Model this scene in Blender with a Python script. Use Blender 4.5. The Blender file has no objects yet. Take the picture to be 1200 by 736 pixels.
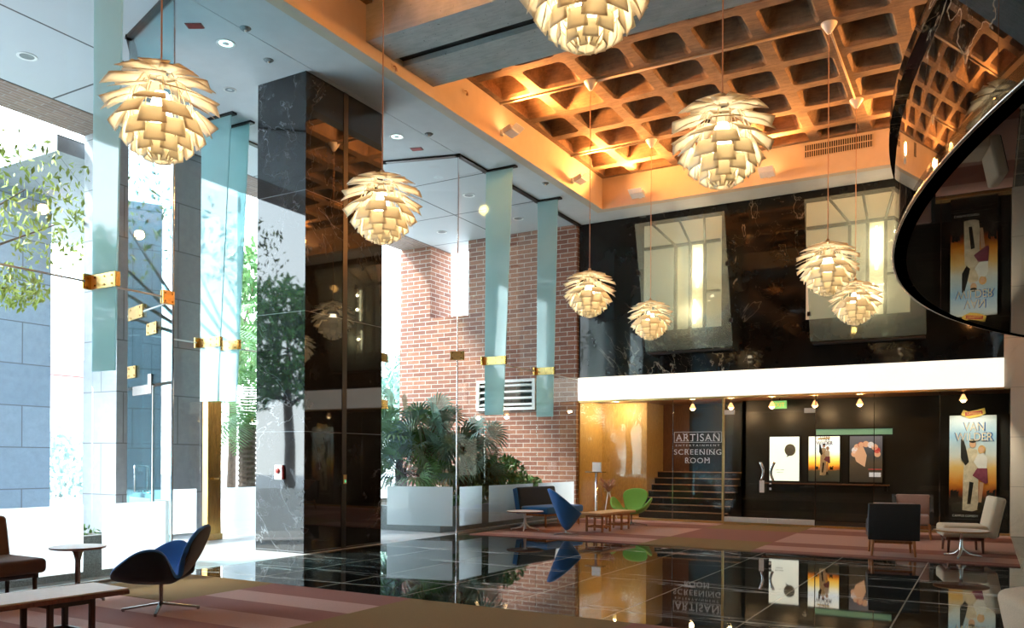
import bpy, bmesh, math, random
from mathutils import Vector, Matrix, Euler

SC = bpy.context.scene
COL = SC.collection
PI = math.pi
rnd = random.Random(11)

# ------------------------------------------------------------------ helpers
def B():
    return bmesh.new()

def merge(bm, tmp, mi=0, M=None):
    if M is not None:
        bmesh.ops.transform(tmp, matrix=M, verts=tmp.verts)
    for f in tmp.faces:
        f.material_index = mi
    me = bpy.data.meshes.new('t')
    tmp.to_mesh(me); tmp.free()
    bm.from_mesh(me)
    bpy.data.meshes.remove(me)

def box(bm, x0, x1, y0, y1, z0, z1, bev=0.0, seg=2, mi=0, M=None):
    t = B()
    bmesh.ops.create_cube(t, size=1.0)
    for v in t.verts:
        v.co.x = x0 + (v.co.x + .5) * (x1 - x0)
        v.co.y = y0 + (v.co.y + .5) * (y1 - y0)
        v.co.z = z0 + (v.co.z + .5) * (z1 - z0)
    if bev > 0:
        bmesh.ops.bevel(t, geom=list(t.edges), offset=bev, segments=seg, profile=.5, affect='EDGES')
    merge(bm, t, mi, M)

def cone(bm, p0, p1, r0, r1, n=16, mi=0, cap=True):
    p0 = Vector(p0); p1 = Vector(p1); d = p1 - p0
    t = B()
    bmesh.ops.create_cone(t, cap_ends=cap, segments=n, radius1=max(r0, 1e-4), radius2=max(r1, 1e-4), depth=d.length)
    q = d.to_track_quat('Z', 'Y').to_matrix().to_4x4()
    merge(bm, t, mi, Matrix.Translation((p0 + p1) / 2) @ q)

def tube(bm, pts, rad, n=8, mi=0):
    pts = [Vector(p) for p in pts]
    rads = rad if isinstance(rad, (list, tuple)) else [rad] * len(pts)
    rings = []
    prev = None
    for i, p in enumerate(pts):
        d = (pts[min(i + 1, len(pts) - 1)] - pts[max(i - 1, 0)]).normalized()
        if prev is None:
            a = d.orthogonal().normalized()
        else:
            a = (prev - d * prev.dot(d)).normalized()
        prev = a
        b = d.cross(a)
        rings.append([bm.verts.new(p + (a * math.cos(2 * PI * k / n) + b * math.sin(2 * PI * k / n)) * rads[i]) for k in range(n)])
    for i in range(len(rings) - 1):
        for k in range(n):
            f = bm.faces.new((rings[i][k], rings[i][(k + 1) % n], rings[i + 1][(k + 1) % n], rings[i + 1][k]))
            f.material_index = mi
    for r in (list(reversed(rings[0])), rings[-1]):
        f = bm.faces.new(r); f.material_index = mi

def lathe(bm, prof, n=32, c=(0, 0, 0), mi=0):
    rings = []
    for r, z in prof:
        rings.append([bm.verts.new((c[0] + r * math.cos(2 * PI * k / n), c[1] + r * math.sin(2 * PI * k / n), c[2] + z)) for k in range(n)])
    for i in range(len(rings) - 1):
        for k in range(n):
            f = bm.faces.new((rings[i][k], rings[i][(k + 1) % n], rings[i + 1][(k + 1) % n], rings[i + 1][k]))
            f.material_index = mi

def prism(bm, poly, off, mi=0):
    """poly: list of 3-D points, extruded by vector off"""
    off = Vector(off)
    a = [bm.verts.new(Vector(p)) for p in poly]
    b = [bm.verts.new(Vector(p) + off) for p in poly]
    n = len(a)
    fs = [bm.faces.new(a), bm.faces.new(list(reversed(b)))]
    for i in range(n):
        fs.append(bm.faces.new((a[(i + 1) % n], a[i], b[i], b[(i + 1) % n])))
    for f in fs:
        f.material_index = mi

def grid(bm, fn, nu, nv, closed=False, mi=0):
    vs = [[bm.verts.new(fn(i / nu, j / nv)) for j in range(nv + 1)] for i in range(nu + (0 if closed else 1))]
    n = len(vs)
    for i in range(nu):
        for j in range(nv):
            f = bm.faces.new((vs[i][j], vs[(i + 1) % n][j], vs[(i + 1) % n][j + 1], vs[i][j + 1]))
            f.material_index = mi

def build(name, bm, mats, parent=None, smooth=False, fix=True, angle=None):
    if fix:
        bmesh.ops.recalc_face_normals(bm, faces=bm.faces)
    me = bpy.data.meshes.new(name)
    bm.to_mesh(me); bm.free()
    for m in (mats if isinstance(mats, (list, tuple)) else [mats]):
        me.materials.append(m)
    if smooth:
        for p in me.polygons:
            p.use_smooth = True
        if angle:
            try:
                me.set_sharp_from_angle(angle=math.radians(angle))
            except Exception:
                pass
    o = bpy.data.objects.new(name, me)
    COL.objects.link(o)
    if parent is not None:
        o.parent = parent
    return o

def tag(o, label, cat, group=None, kind=None):
    if label: o['label'] = label
    if cat: o['category'] = cat
    if group: o['group'] = group
    if kind: o['kind'] = kind
    return o

def thing(name, label, cat, loc=(0, 0, 0), rz=0, group=None):
    o = bpy.data.objects.new(name, None)
    o.empty_display_size = .1
    COL.objects.link(o)
    o.location = loc; o.rotation_euler = (0, 0, rz)
    return tag(o, label, cat, group)

def struct(name, bm, mats, label=None, smooth=False):
    o = build(name, bm, mats, None, smooth)
    o['kind'] = 'structure'
    if label: o['label'] = label
    return o

def kids(o):
    return [c for c in ALLKIDS.get(o.name, [])]

def dup(root, loc, rz, label, group=None):
    r = root.copy(); COL.objects.link(r); r.location = loc; r.rotation_euler = (0, 0, rz)
    r['label'] = label
    if group: r['group'] = group
    for ch in list(root.children):
        c = ch.copy(); COL.objects.link(c); c.parent = r
        for g in ch.children:
            d = g.copy(); COL.objects.link(d); d.parent = c
    return r

def lamp(name, kind, loc, energy, color=(1, 1, 1), size=.1, parent=None, rot=None, **kw):
    l = bpy.data.lights.new(name, kind)
    l.energy = energy; l.color = color
    if kind in ('POINT', 'SPOT'): l.shadow_soft_size = size
    if kind == 'AREA': l.size = size
    for k, v in kw.items(): setattr(l, k, v)
    o = bpy.data.objects.new(name, l); COL.objects.link(o)
    o.location = loc
    if rot: o.rotation_euler = rot
    if parent: o.parent = parent
    return o

def aim(o, d):
    o.rotation_euler = Vector(d).to_track_quat('-Z', 'Y').to_euler()

# ------------------------------------------------------------------ materials
def newmat(name):
    m = bpy.data.materials.new(name); m.use_nodes = True
    nt = m.node_tree
    b = nt.nodes['Principled BSDF']
    return m, nt, b

def N(nt, typ, **kw):
    n = nt.nodes.new(typ)
    for k, v in kw.items():
        if k.startswith('i_'):
            n.inputs[k[2:].replace('_', ' ')].default_value = v
        else:
            setattr(n, k, v)
    return n

def math_(nt, op, a, b=None, c=None):
    n = nt.nodes.new('ShaderNodeMath'); n.operation = op
    for i, v in enumerate((a, b, c)):
        if v is None: continue
        if isinstance(v, (int, float)): n.inputs[i].default_value = v
        else: nt.links.new(v, n.inputs[i])
    return n.outputs[0]

def mixc(nt, f, a, b):
    n = nt.nodes.new('ShaderNodeMix'); n.data_type = 'RGBA'
    for i, v in ((0, f), (6, a), (7, b)):
        if isinstance(v, (int, float)): n.inputs[i].default_value = v
        elif isinstance(v, (tuple, list)): n.inputs[i].default_value = (*v[:3], 1)
        else: nt.links.new(v, n.inputs[i])
    return n.outputs[2]

def coords(nt, scale=(1, 1, 1), kind='Object', rot=(0, 0, 0), loc=(0, 0, 0)):
    tc = nt.nodes.new('ShaderNodeTexCoord')
    mp = nt.nodes.new('ShaderNodeMapping')
    mp.inputs['Scale'].default_value = scale
    mp.inputs['Rotation'].default_value = rot
    mp.inputs['Location'].default_value = loc
    nt.links.new(tc.outputs[kind], mp.inputs[0])
    return mp.outputs[0]

def noise(nt, vec, scale, detail=4, rough=.5, dist=0.0):
    n = nt.nodes.new('ShaderNodeTexNoise')
    n.inputs['Scale'].default_value = scale; n.inputs['Detail'].default_value = detail
    n.inputs['Roughness'].default_value = rough; n.inputs['Distortion'].default_value = dist
    nt.links.new(vec, n.inputs['Vector'])
    return n.outputs[0]

def ramp(nt, v, a, b, x=0.0, y=1.0):
    n = nt.nodes.new('ShaderNodeMapRange')
    n.inputs[1].default_value = a; n.inputs[2].default_value = b
    n.inputs[3].default_value = x; n.inputs[4].default_value = y
    nt.links.new(v, n.inputs[0])
    return n.outputs[0]

def bump(nt, b, h, strength=.2, dist=.01):
    n = nt.nodes.new('ShaderNodeBump')
    n.inputs['Strength'].default_value = strength; n.inputs['Distance'].default_value = dist
    nt.links.new(h, n.inputs['Height']); nt.links.new(n.outputs[0], b.inputs['Normal'])

def simple(name, col, rough=.5, metal=0.0, var=.12, scale=18, spec=.5, bmp=0.0, stretch=(1, 1, 1), sheen=0):
    m, nt, b = newmat(name)
    v = coords(nt, stretch)
    f = noise(nt, v, scale, 5, .6)
    dk = tuple(c * (1 - var) for c in col); lt = tuple(min(1, c * (1 + var)) for c in col)
    nt.links.new(mixc(nt, ramp(nt, f, .3, .7), dk, lt), b.inputs['Base Color'])
    b.inputs['Roughness'].default_value = rough; b.inputs['Metallic'].default_value = metal
    b.inputs['Specular IOR Level'].default_value = spec
    if sheen: b.inputs['Sheen Weight'].default_value = sheen
    if bmp: bump(nt, b, f, bmp)
    return m

def fabric(name, col, rough=.9):
    return simple(name, col, rough, 0, .14, 160, .2, .25, sheen=.25)

def wood(name, col, rough=.4):
    m, nt, b = newmat(name)
    v = coords(nt, (6, 6, 1.2))
    f = noise(nt, v, 6, 6, .6, 1.5)
    nt.links.new(mixc(nt, ramp(nt, f, .3, .7), tuple(c * .65 for c in col), tuple(min(1, c * 1.2) for c in col)), b.inputs['Base Color'])
    b.inputs['Roughness'].default_value = rough
    return m

def marble(name, base, vein, scale, st=(1, 1, 1), rough=.03, width=.02, amount=.6, joints=None, mottled=.5, fine=2.6, tile=None, spec=.5):
    m, nt, b = newmat(name)
    v = coords(nt, st)
    n1 = noise(nt, v, scale, 5, .55, 1.2)
    n2 = noise(nt, v, scale * fine, 5, .6, .8)
    n3 = noise(nt, v, scale * .8, 2, .5)
    r1 = ramp(nt, math_(nt, 'ABSOLUTE', math_(nt, 'SUBTRACT', n1, .5)), 0, width, 1, 0)
    r2 = ramp(nt, math_(nt, 'ABSOLUTE', math_(nt, 'SUBTRACT', n2, .47)), 0, width * .7, .6, 0)
    mask = ramp(nt, n3, .47, .62)
    k = math_(nt, 'MULTIPLY', math_(nt, 'MULTIPLY', math_(nt, 'MAXIMUM', r1, r2), mask), amount)
    cloud = mixc(nt, ramp(nt, noise(nt, v, scale * 3, 6, .65), .35, .75), base, tuple(c * (1 + mottled * 3) + .004 * mottled for c in base))
    col = mixc(nt, k, cloud, vein)
    if joints:
        tc = nt.nodes.new('ShaderNodeTexCoord'); sp = nt.nodes.new('ShaderNodeSeparateXYZ')
        nt.links.new(tc.outputs['Object'], sp.inputs[0])
        for ax, off, pitch, w, jc in joints:
            fr = math_(nt, 'FRACT', math_(nt, 'DIVIDE', math_(nt, 'SUBTRACT', sp.outputs[ax], off - 200 * pitch), pitch))
            hit = math_(nt, 'LESS_THAN', fr, w / pitch)
            col = mixc(nt, hit, col, jc)
    nt.links.new(col, b.inputs['Base Color'])
    b.inputs['Roughness'].default_value = rough
    b.inputs['Specular IOR Level'].default_value = spec
    return m

def uv_xy(nt, mode):
    """2-D coordinates for brick patterns: mode 'xz','yz','sum'"""
    tc = nt.nodes.new('ShaderNodeTexCoord'); sp = nt.nodes.new('ShaderNodeSeparateXYZ')
    nt.links.new(tc.outputs['Object'], sp.inputs[0])
    cb = nt.nodes.new('ShaderNodeCombineXYZ')
    if mode == 'sum':
        nt.links.new(math_(nt, 'ADD', sp.outputs[0], sp.outputs[1]), cb.inputs[0]); nt.links.new(sp.outputs[2], cb.inputs[1])
    elif mode == 'xy':
        nt.links.new(sp.outputs[0], cb.inputs[1]); nt.links.new(sp.outputs[1], cb.inputs[0])
    return cb.outputs[0]

def bricks(name, c1, c2, mortar, w, h, ms, mode='sum', rough=.85, offset=.5, zoff=0, bmp=.3, bias=0.0):
    m, nt, b = newmat(name)
    v = uv_xy(nt, mode)
    mp = nt.nodes.new('ShaderNodeMapping'); mp.inputs['Location'].default_value = (0, zoff, 0)
    nt.links.new(v, mp.inputs[0])
    t = nt.nodes.new('ShaderNodeTexBrick')
    nt.links.new(mp.outputs[0], t.inputs['Vector'])
    t.offset = offset
    t.inputs['Color1'].default_value = (*c1, 1); t.inputs['Color2'].default_value = (*c2, 1); t.inputs['Mortar'].default_value = (*mortar, 1)
    t.inputs['Scale'].default_value = 1; t.inputs['Mortar Size'].default_value = ms
    t.inputs['Brick Width'].default_value = w; t.inputs['Row Height'].default_value = h; t.inputs['Bias'].default_value = bias
    g = noise(nt, coords(nt), 9, 5, .6)
    nt.links.new(mixc(nt, ramp(nt, g, .3, .7, 0, .35), t.outputs[0], tuple(c * .6 for c in c2)), b.inputs['Base Color'])
    b.inputs['Roughness'].default_value = rough
    if bmp: bump(nt, b, t.outputs[1], -bmp)
    return m

def glassmat(name, tint=(.93, .98, .97), f=1.0, ior=1.5):
    m, nt, b = newmat(name)
    nt.nodes.remove(b)
    out = nt.nodes['Material Output']
    tr = N(nt, 'ShaderNodeBsdfTransparent'); tr.inputs[0].default_value = (*tint, 1)
    gl = N(nt, 'ShaderNodeBsdfGlossy'); gl.inputs['Roughness'].default_value = .0
    fr = N(nt, 'ShaderNodeFresnel')
    ge = N(nt, 'ShaderNodeNewGeometry')       # same pane reflectance from either side of the sheet
    nt.links.new(ramp(nt, ge.outputs['Backfacing'], 0, 1, ior, 1 / ior), fr.inputs[0])
    mx = N(nt, 'ShaderNodeMixShader')
    nt.links.new(math_(nt, 'MULTIPLY', fr.outputs[0], f), mx.inputs[0])
    nt.links.new(tr.outputs[0], mx.inputs[1]); nt.links.new(gl.outputs[0], mx.inputs[2])
    nt.links.new(mx.outputs[0], out.inputs[0])
    return m

def translucent(name, col, trans=.0, gloss=.05, diff=.4, grad=None, rough=.05):
    """frosted glass / enamel leaf: diffuse + translucent (+ clear) (+ gloss)"""
    m, nt, b = newmat(name)
    nt.nodes.remove(b)
    out = nt.nodes['Material Output']
    v = coords(nt)
    c = mixc(nt, ramp(nt, noise(nt, v, 3, 3), .3, .7), tuple(x * .96 for x in col), col)
    d = N(nt, 'ShaderNodeBsdfDiffuse'); nt.links.new(c, d.inputs[0])
    t = N(nt, 'ShaderNodeBsdfTranslucent'); nt.links.new(c, t.inputs[0])
    m1 = N(nt, 'ShaderNodeMixShader'); m1.inputs[0].default_value = 1 - diff
    nt.links.new(d.outputs[0], m1.inputs[1]); nt.links.new(t.outputs[0], m1.inputs[2])
    p = N(nt, 'ShaderNodeBsdfTransparent'); p.inputs[0].default_value = (*col, 1)
    m2 = N(nt, 'ShaderNodeMixShader'); m2.inputs[0].default_value = trans
    nt.links.new(m1.outputs[0], m2.inputs[1]); nt.links.new(p.outputs[0], m2.inputs[2])
    g = N(nt, 'ShaderNodeBsdfGlossy'); g.inputs['Roughness'].default_value = rough
    m3 = N(nt, 'ShaderNodeMixShader'); m3.inputs[0].default_value = gloss
    nt.links.new(m2.outputs[0], m3.inputs[1]); nt.links.new(g.outputs[0], m3.inputs[2])
    nt.links.new(m3.outputs[0], out.inputs[0])
    return m

def emit(name, col, strength, base=None):
    m, nt, b = newmat(name)
    v = coords(nt)
    c = mixc(nt, ramp(nt, noise(nt, v, 2, 2), .3, .7), tuple(x * .95 for x in col), col)
    nt.links.new(c, b.inputs['Emission Color']); b.inputs['Emission Strength'].default_value = strength
    b.inputs['Base Color'].default_value = (*(base or col), 1)
    b.inputs['Roughness'].default_value = .4
    return m

MB = {}
FLOORJ = (.5, .46, .38)
MB['floor'] = marble('black_floor_marble', (.006, .0075, .007), (.75, .76, .72), .9, (.20, 2.4, 1), .025, .028, 1.0, joints=[(0, -.70, 1.113, .014, FLOORJ)], mottled=.7, spec=.6)
MB['black'] = marble('black_wall_marble', (.006, .006, .006), (.5, .45, .36), .38, (1, 1, 1), .03, .0045, .55, mottled=.3, spec=.28)
MB['column'] = marble('black_column_marble', (.007, .008, .0095), (.45, .48, .52), .55, (1, 1, .9), .025, .005, .45, joints=[(2, .02, 1.76, .008, (.2, .22, .24))], mottled=1.0, spec=.75)
MB['balcony'] = marble('black_balcony_marble', (.006, .006, .006), (.5, .42, .3), .5, (1, 1, 1), .015, .006, .8, mottled=.3, spec=.8)
MB['soffit'] = marble('black_soffit_marble', (.006, .006, .007), (.3, .3, .3), .6, (1, 1, 1), .012, .004, .4, joints=[(1, 12.15, 4.0, .03, (.002, .002, .002))], mottled=.2, spec=.9)
MB['plaster'] = simple('white_plaster', (.60, .62, .63), .85, var=.04, scale=3)
MB['fascia'] = simple('cream_plaster', (.60, .50, .38), .8, var=.05, scale=3)
MB['pier'] = marble('beige_stone_pier', (.60, .56, .47), (.45, .42, .35), 1.2, rough=.35, width=.03, amount=.4, joints=[(2, .0, .93, .008, (.3, .28, .23))], mottled=.02)
MB['paving'] = marble('grey_paving', (.52, .53, .54), (.42, .42, .42), 2.5, rough=.45, width=.08, amount=.35, joints=[(1, .3, 1.4, .012, (.25, .25, .25)), (0, .1, 1.4, .012, (.25, .25, .25))], mottled=.08)
MB['granite'] = simple('grey_granite', (.20, .22, .22), .5, var=.5, scale=90)
MB['stone'] = bricks('blue_grey_stone_cladding', (.36, .45, .55), (.30, .39, .49), (.16, .18, .2), 1.3, .822, .012, rough=.7, zoff=.07, bmp=.1)
MB['stone2'] = bricks('pale_stone_cladding', (.38, .40, .43), (.34, .36, .39), (.15, .16, .17), 1.1, .883, .01, rough=.7, zoff=.135, bmp=.1)
MB['brick'] = bricks('red_brown_brick', (.36, .16, .10), (.22, .09, .065), (.52, .47, .42), .40, .112, .010, rough=.9)
MB['bricksoffit'] = bricks('brick_soffit', (.33, .22, .17), (.24, .16, .13), (.36, .32, .3), .5, .1, .01, mode='xy', rough=.9)
MB['asphalt'] = simple('street_asphalt', (.42, .42, .42), .9, var=.1)
MB['dark'] = simple('dark_channel_metal', (.015, .014, .014), .4, .6, var=.2)
MB['glass'] = glassmat('clear_glass', (.95, .985, .98), .8)
MB['doorglass'] = glassmat('teal_door_glass', (.62, .88, .92), 1.6)
MB['inglass'] = glassmat('screening_glass', (.93, .95, .93), .7)
MB['fin'] = translucent('teal_fin_glass', (.58, .82, .85), .30, .10, .40)
MB['film'] = translucent('frosted_film', (.94, .97, .99), .10, .03, .14, rough=.3)
MB['panel'] = translucent('frosted_panel_glass', (.80, .89, .86), .80, .05, .3)
MB['panelback'] = emit('glowing_panel_backing', (.74, .66, .52), .15)  # glow added to the backing so the frame stands out dark
MB['brass'] = simple('brass', (.75, .50, .20), .28, 1, .15, 30)
MB['gold'] = simple('bronze_gold', (.62, .38, .12), .22, 1, .25, 6, stretch=(4, 4, .6))
MB['chrome'] = simple('chrome', (.75, .76, .78), .12, 1, .05)
MB['darkchrome'] = simple('dark_chrome', (.30, .27, .25), .2, 1, .1)
MB['whitemetal'] = simple('white_metal', (.8, .8, .78), .35, var=.04)
MB['white_top'] = simple('white_laminate', (.90, .89, .86), .65, var=.03)
MB['leaf'] = translucent('cream_lamp_leaf', (.97, .91, .77), 0, .03, .5, rough=.3)
MB['bulb'] = emit('lamp_bulb', (1, .82, .55), 18)
MB['core'] = simple('lamp_core', (.8, .7, .5), .3, .8, .1)
MB['copper'] = simple('copper_cable', (.45, .25, .15), .5, .3, .1)
MB['blue'] = fabric('blue_wool', (.028, .16, .46))
MB['navy'] = fabric('navy_and_shaded_blue_wool', (.010, .026, .05))  # dark sofa fabric, also the painted shade outside the blue swan chair
MB['green'] = fabric('green_wool', (.20, .48, .09))
MB['brown'] = fabric('brown_wool', (.10, .06, .045))
MB['beige'] = fabric('beige_wool', (.64, .55, .41))
MB['mauve'] = fabric('mauve_wool', (.42, .29, .25))
MB['black_up'] = simple('black_leather', (.012, .017, .022), .5, var=.2, scale=60, bmp=.1)
MB['wood'] = wood('orange_teak', (.45, .17, .055))
MB['woodtop'] = wood('oak_top', (.62, .36, .16))
MB['darkwood'] = wood('dark_walnut', (.05, .025, .02))
MB['redwood'] = wood('red_walnut', (.20, .08, .055))
MB['leafg'] = simple('green_foliage', (.085, .21, .05), .55, var=.5, scale=4)
MB['leafp'] = simple('palm_frond_green', (.15, .30, .09), .5, var=.45, scale=3)
MB['leafy'] = simple('yellow_green_foliage', (.26, .32, .05), .55, var=.4, scale=3)
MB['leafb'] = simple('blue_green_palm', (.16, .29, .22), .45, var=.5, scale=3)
MB['hazeleaf'] = simple('haze_tinted_hedge', (.40, .50, .48), .8, var=.3, scale=3)  # paler leaf colour paints the outdoor haze
MB['leafd'] = simple('dark_reddish_foliage', (.08, .11, .04), .55, var=.6, scale=5)
MB['trunk'] = simple('bark', (.10, .065, .045), .9, var=.5, scale=25, bmp=.5)
MB['flower'] = simple('orange_flowers', (.7, .22, .03), .6, var=.5, scale=10)
MB['stair'] = simple('black_stair', (.012, .012, .013), .4, var=.2)
MB['nosing'] = wood('lit_oak_nosing', (.55, .30, .16))
MB['oakfloor'] = wood('oak_floor', (.62, .40, .18), .35)
MB['goldwall'] = wood('golden_veneer', (.62, .42, .16), .45)
MB['brownwall'] = wood('brown_veneer', (.20, .09, .05), .4)
MB['darkwall'] = simple('dark_panelling', (.014, .014, .014), .35, var=.2, scale=3)
MB['pinkwhite'] = simple('pale_stucco', (.80, .70, .66), .9, var=.05)
MB['red'] = simple('red_enamel', (.5, .05, .04), .4, var=.1)
MB['redplate'] = simple('red_plate', (.30, .10, .09), .6, var=.3, scale=40)
MB['lettering'] = simple('white_lettering', (.82, .84, .84), .5, var=.02)

def concrete(name, a, b_, sc=3):
    m, nt, b = newmat(name)
    v = coords(nt, (1, 1, 1))
    f = noise(nt, v, sc, 8, .65, .4)
    g = noise(nt, coords(nt, (1, 6, 6)), 4, 4, .6)
    k = ramp(nt, math_(nt, 'ADD', math_(nt, 'MULTIPLY', f, .6), math_(nt, 'MULTIPLY', g, .4)), .36, .64)
    c = mixc(nt, k, a, b_)
    pits = ramp(nt, noise(nt, v, 30, 2), .70, .76)
    nt.links.new(mixc(nt, math_(nt, 'MULTIPLY', pits, .8), c, (.03, .025, .02)), b.inputs['Base Color'])
    b.inputs['Roughness'].default_value = .9
    bump(nt, b, f, .35, .02)
    return m
MB['waffle'] = concrete('waffle_concrete', (.15, .10, .065), (.34, .22, .13))
MB['beam'] = concrete('board_formed_concrete', (.34, .35, .33), (.52, .52, .49), 2)

CARPET = {'mauve': (.27, .13, .11), 'pink': (.46, .29, .25), 'olive': (.24, .16, .075)}
for k, c in CARPET.items():
    MB['carpet_' + k] = simple('carpet_' + k, c, .95, var=.22, scale=220, spec=.1, bmp=.3)

# ------------------------------------------------------------------ measurements (metres)
H = 7.04          # white soffit
ZC = 7.735        # underside of the waffle ribs
XG = -8.53        # inner glass line
YW = 18.1         # back wall
P0, P1, P2 = (XG, 6.63), (-10.0, 7.07), (-11.45, 8.35)
Q0, Q1, Q2 = (XG, 12.82), (-9.97, 12.43), (-11.45, 11.2)

# ------------------------------------------------------------------ floors
bm = B(); box(bm, XG, 3.2, -4.2, YW + .1, -.2, 0); struct('floor', bm, MB['floor'])
bm = B(); box(bm, -30, XG, -14, 34, -.25, -.02)
box(bm, -11.6, XG, 6.63, 12.82, -.03, -.001)
struct('floor', bm, MB['paving'])
bm = B(); box(bm, -70, -22, -30, 60, -.3, -.015); struct('road', bm, MB['asphalt'])

# carpets
def carpet(cells, label, x0, x1, y0, y1):
    bm = B()
    for a, b_, c, d, k in cells:
        box(bm, max(a, x0), min(b_, x1), max(c, y0), min(d, y1), 0, .012, mi={'mauve': 0, 'pink': 1, 'olive': 2}[k])
    return tag(build('carpet', bm, [MB['carpet_mauve'], MB['carpet_pink'], MB['carpet_olive']]), label, 'carpet')
cells = [(-8.27, -6.8, 5.27, 6.62, 'olive'), (-4.93, -2.6, 4.6, 6.62, 'olive')]
ys = [(6.12, 6.62, 'mauve'), (5.68, 6.12, 'pink'), (5.24, 5.68, 'mauve'), (4.75, 5.24, 'pink'), (4.3, 4.75, 'mauve'), (3.9, 4.3, 'pink'), (3.2, 3.9, 'mauve'), (2.6, 3.2, 'pink'), (1.5, 2.6, 'mauve'), (-2, 1.5, 'olive')]
for a, b_, k in ys:
    cells.append((-6.8, -4.93, a, b_, k))
    if b_ < 5.26:
        cells.append((-8.27, -6.8, a, b_, k))
    if b_ <= 4.8:
        cells.append((-4.93, -2.6, a, min(b_, 4.6), k))
    cells.append((-2.6, .4, a, b_, k))
carpet(cells, 'striped mauve and olive carpet under the blue swan chair, in front of the black floor', -8.27, .4, -2, 6.62)
cells = []
ys = [(17.42, 18.02, 'pink'), (16.4, 17.42, 'mauve'), (14.45, 16.4, 'pink'), (13.82, 14.45, 'mauve'), (13.15, 13.82, 'pink'), (12.85, 13.15, 'mauve')]
for a, b_, k in ys:
    cells.append((-8.27, -4.97, a, b_, k)); cells.append((-3.13, .395, a, b_, k))
cells += [(-4.97, -3.13, 16.6, 18.02, 'olive'), (-4.97, -3.13, 14.38, 16.6, 'mauve'), (-4.97, -3.13, 12.85, 14.38, 'olive')]
carpet(cells, 'wide striped mauve and olive carpet behind the black floor, along the screening room glass', -8.27, .395, 12.85, 18.02)

# ------------------------------------------------------------------ ceilings
def slab_with_lines(name, x0, x1, y0, y1, z0, z1, m):
    bm = B(); box(bm, x0, x1, y0, y1, z0, z1); return struct(name, bm, m)
slab_with_lines('ceiling', XG, -7.75, -4.2, YW + .3, H, H + .2, MB['plaster'])
slab_with_lines('ceiling', -7.75, 3.2, 17.4, YW + .3, H, H + .2, MB['plaster'])
MB['outceil'] = marble('white_panel_soffit', (.47, .50, .52), (.44, .47, .48), 1, rough=.6, width=.01, amount=.1, joints=[(0, -10.73, 2.1, .035, (.05, .05, .05)), (1, 13.87, 2.06, .035, (.05, .05, .05))], mottled=.01)
bm = B(); box(bm, -12.83, XG, -6, 18.95, H, H + .2); struct('ceiling', bm, MB['outceil'])
bm = B(); box(bm, -13.8, -12.83, -6, 18.95, H - .005, H + .5); struct('ceiling', bm, MB['bricksoffit'])

bm = B(); prism(bm, [(p[0], p[1], H - .004) for p in (P0, P1, P2, Q2, Q1, Q0)], (0, 0, .01)); struct('ceiling', bm, MB['plaster'])
# fascia around the coffered opening
bm = B()
box(bm, -7.75, -7.55, -4.2, 17.4, H, 7.9)
struct('trim_1', bm, MB['fascia'])
bm = B(); box(bm, -7.55, 3.2, 17.2, 17.4, H, 7.9); struct('trim_2', bm, MB['fascia'])

# waffle slab
def waffle():
    bm = B()
    sx, sy = .945, .9667
    hw, dep, rc = .095, .46, .10
    xs = [-5.80 + sx * k for k in range(-2, 10)]
    ysg = [12.67 + sy * k for k in range(-13, 6)]
    def rr(x0, x1, y0, y1, r, z):
        pts = []
        for cx, cy, a0 in ((x1 - r, y1 - r, 0), (x0 + r, y1 - r, 90), (x0 + r, y0 + r, 180), (x1 - r, y0 + r, 270)):
            for k in range(4):
                a = math.radians(a0 + 30 * k)
                pts.append((cx + r * math.cos(a), cy + r * math.sin(a), z))
        return pts
    for x in xs[:-1]:
        for y in ysg[:-1]:
            x1, y1 = x + sx, y + sy
            lo = [bm.verts.new(p) for p in rr(x + hw, x1 - hw, y + hw, y1 - hw, rc, ZC)]
            md = [bm.verts.new(p) for p in rr(x + hw + .03, x1 - hw - .03, y + hw + .03, y1 - hw - .03, rc, ZC + .05)]
            hi = [bm.verts.new(p) for p in rr(x + hw + .17, x1 - hw - .17, y + hw + .17, y1 - hw - .17, rc, ZC + dep)]
            sq = [bm.verts.new(p) for p in ((x1, y1, ZC), (x, y1, ZC), (x, y, ZC), (x1, y, ZC))]
            n = len(lo)
            for i in range(n):
                j = (i + 1) % n
                bm.faces.new((lo[i], lo[j], md[j], md[i])); bm.faces.new((md[i], md[j], hi[j], hi[i]))
            bm.faces.new(list(reversed(hi)))
            for c in range(4):
                for k in range(3):
                    bm.faces.new((sq[c], lo[c * 4 + k + 1], lo[c * 4 + k]))
                c2 = (c + 1) % 4
                bm.faces.new((sq[c], sq[c2], lo[c2 * 4], lo[c * 4 + 3]))
    o = struct('ceiling', bm, MB['waffle'])
    return o
waffle()
bm = B(); box(bm, -7.56, -7.44, -4.2, 17.2, ZC - .002, 7.9); box(bm, -7.44, 3.0, 17.09, 17.21, ZC - .002, 7.9); struct('trim_20', bm, MB['waffle'])
bm = B(); box(bm, -9, 3.6, -4.6, 19, 8.35, 8.5); struct('roof', bm, MB['plaster'])  # unseen slab added over the coffers to block light
# concrete beam crossing the coffers, two boards with a dark groove between them
bm = B()
box(bm, -7.55, 3.0, 9.0, 9.61, 7.22, 8.2); box(bm, -7.55, 3.0, 9.85, 10.62, 7.22, 8.2)
struct('beam', bm, MB['beam'])
bm = B(); box(bm, -7.55, 3.0, 9.60, 9.86, 7.30, 8.1); struct('trim_3', bm, MB['dark'])

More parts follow.
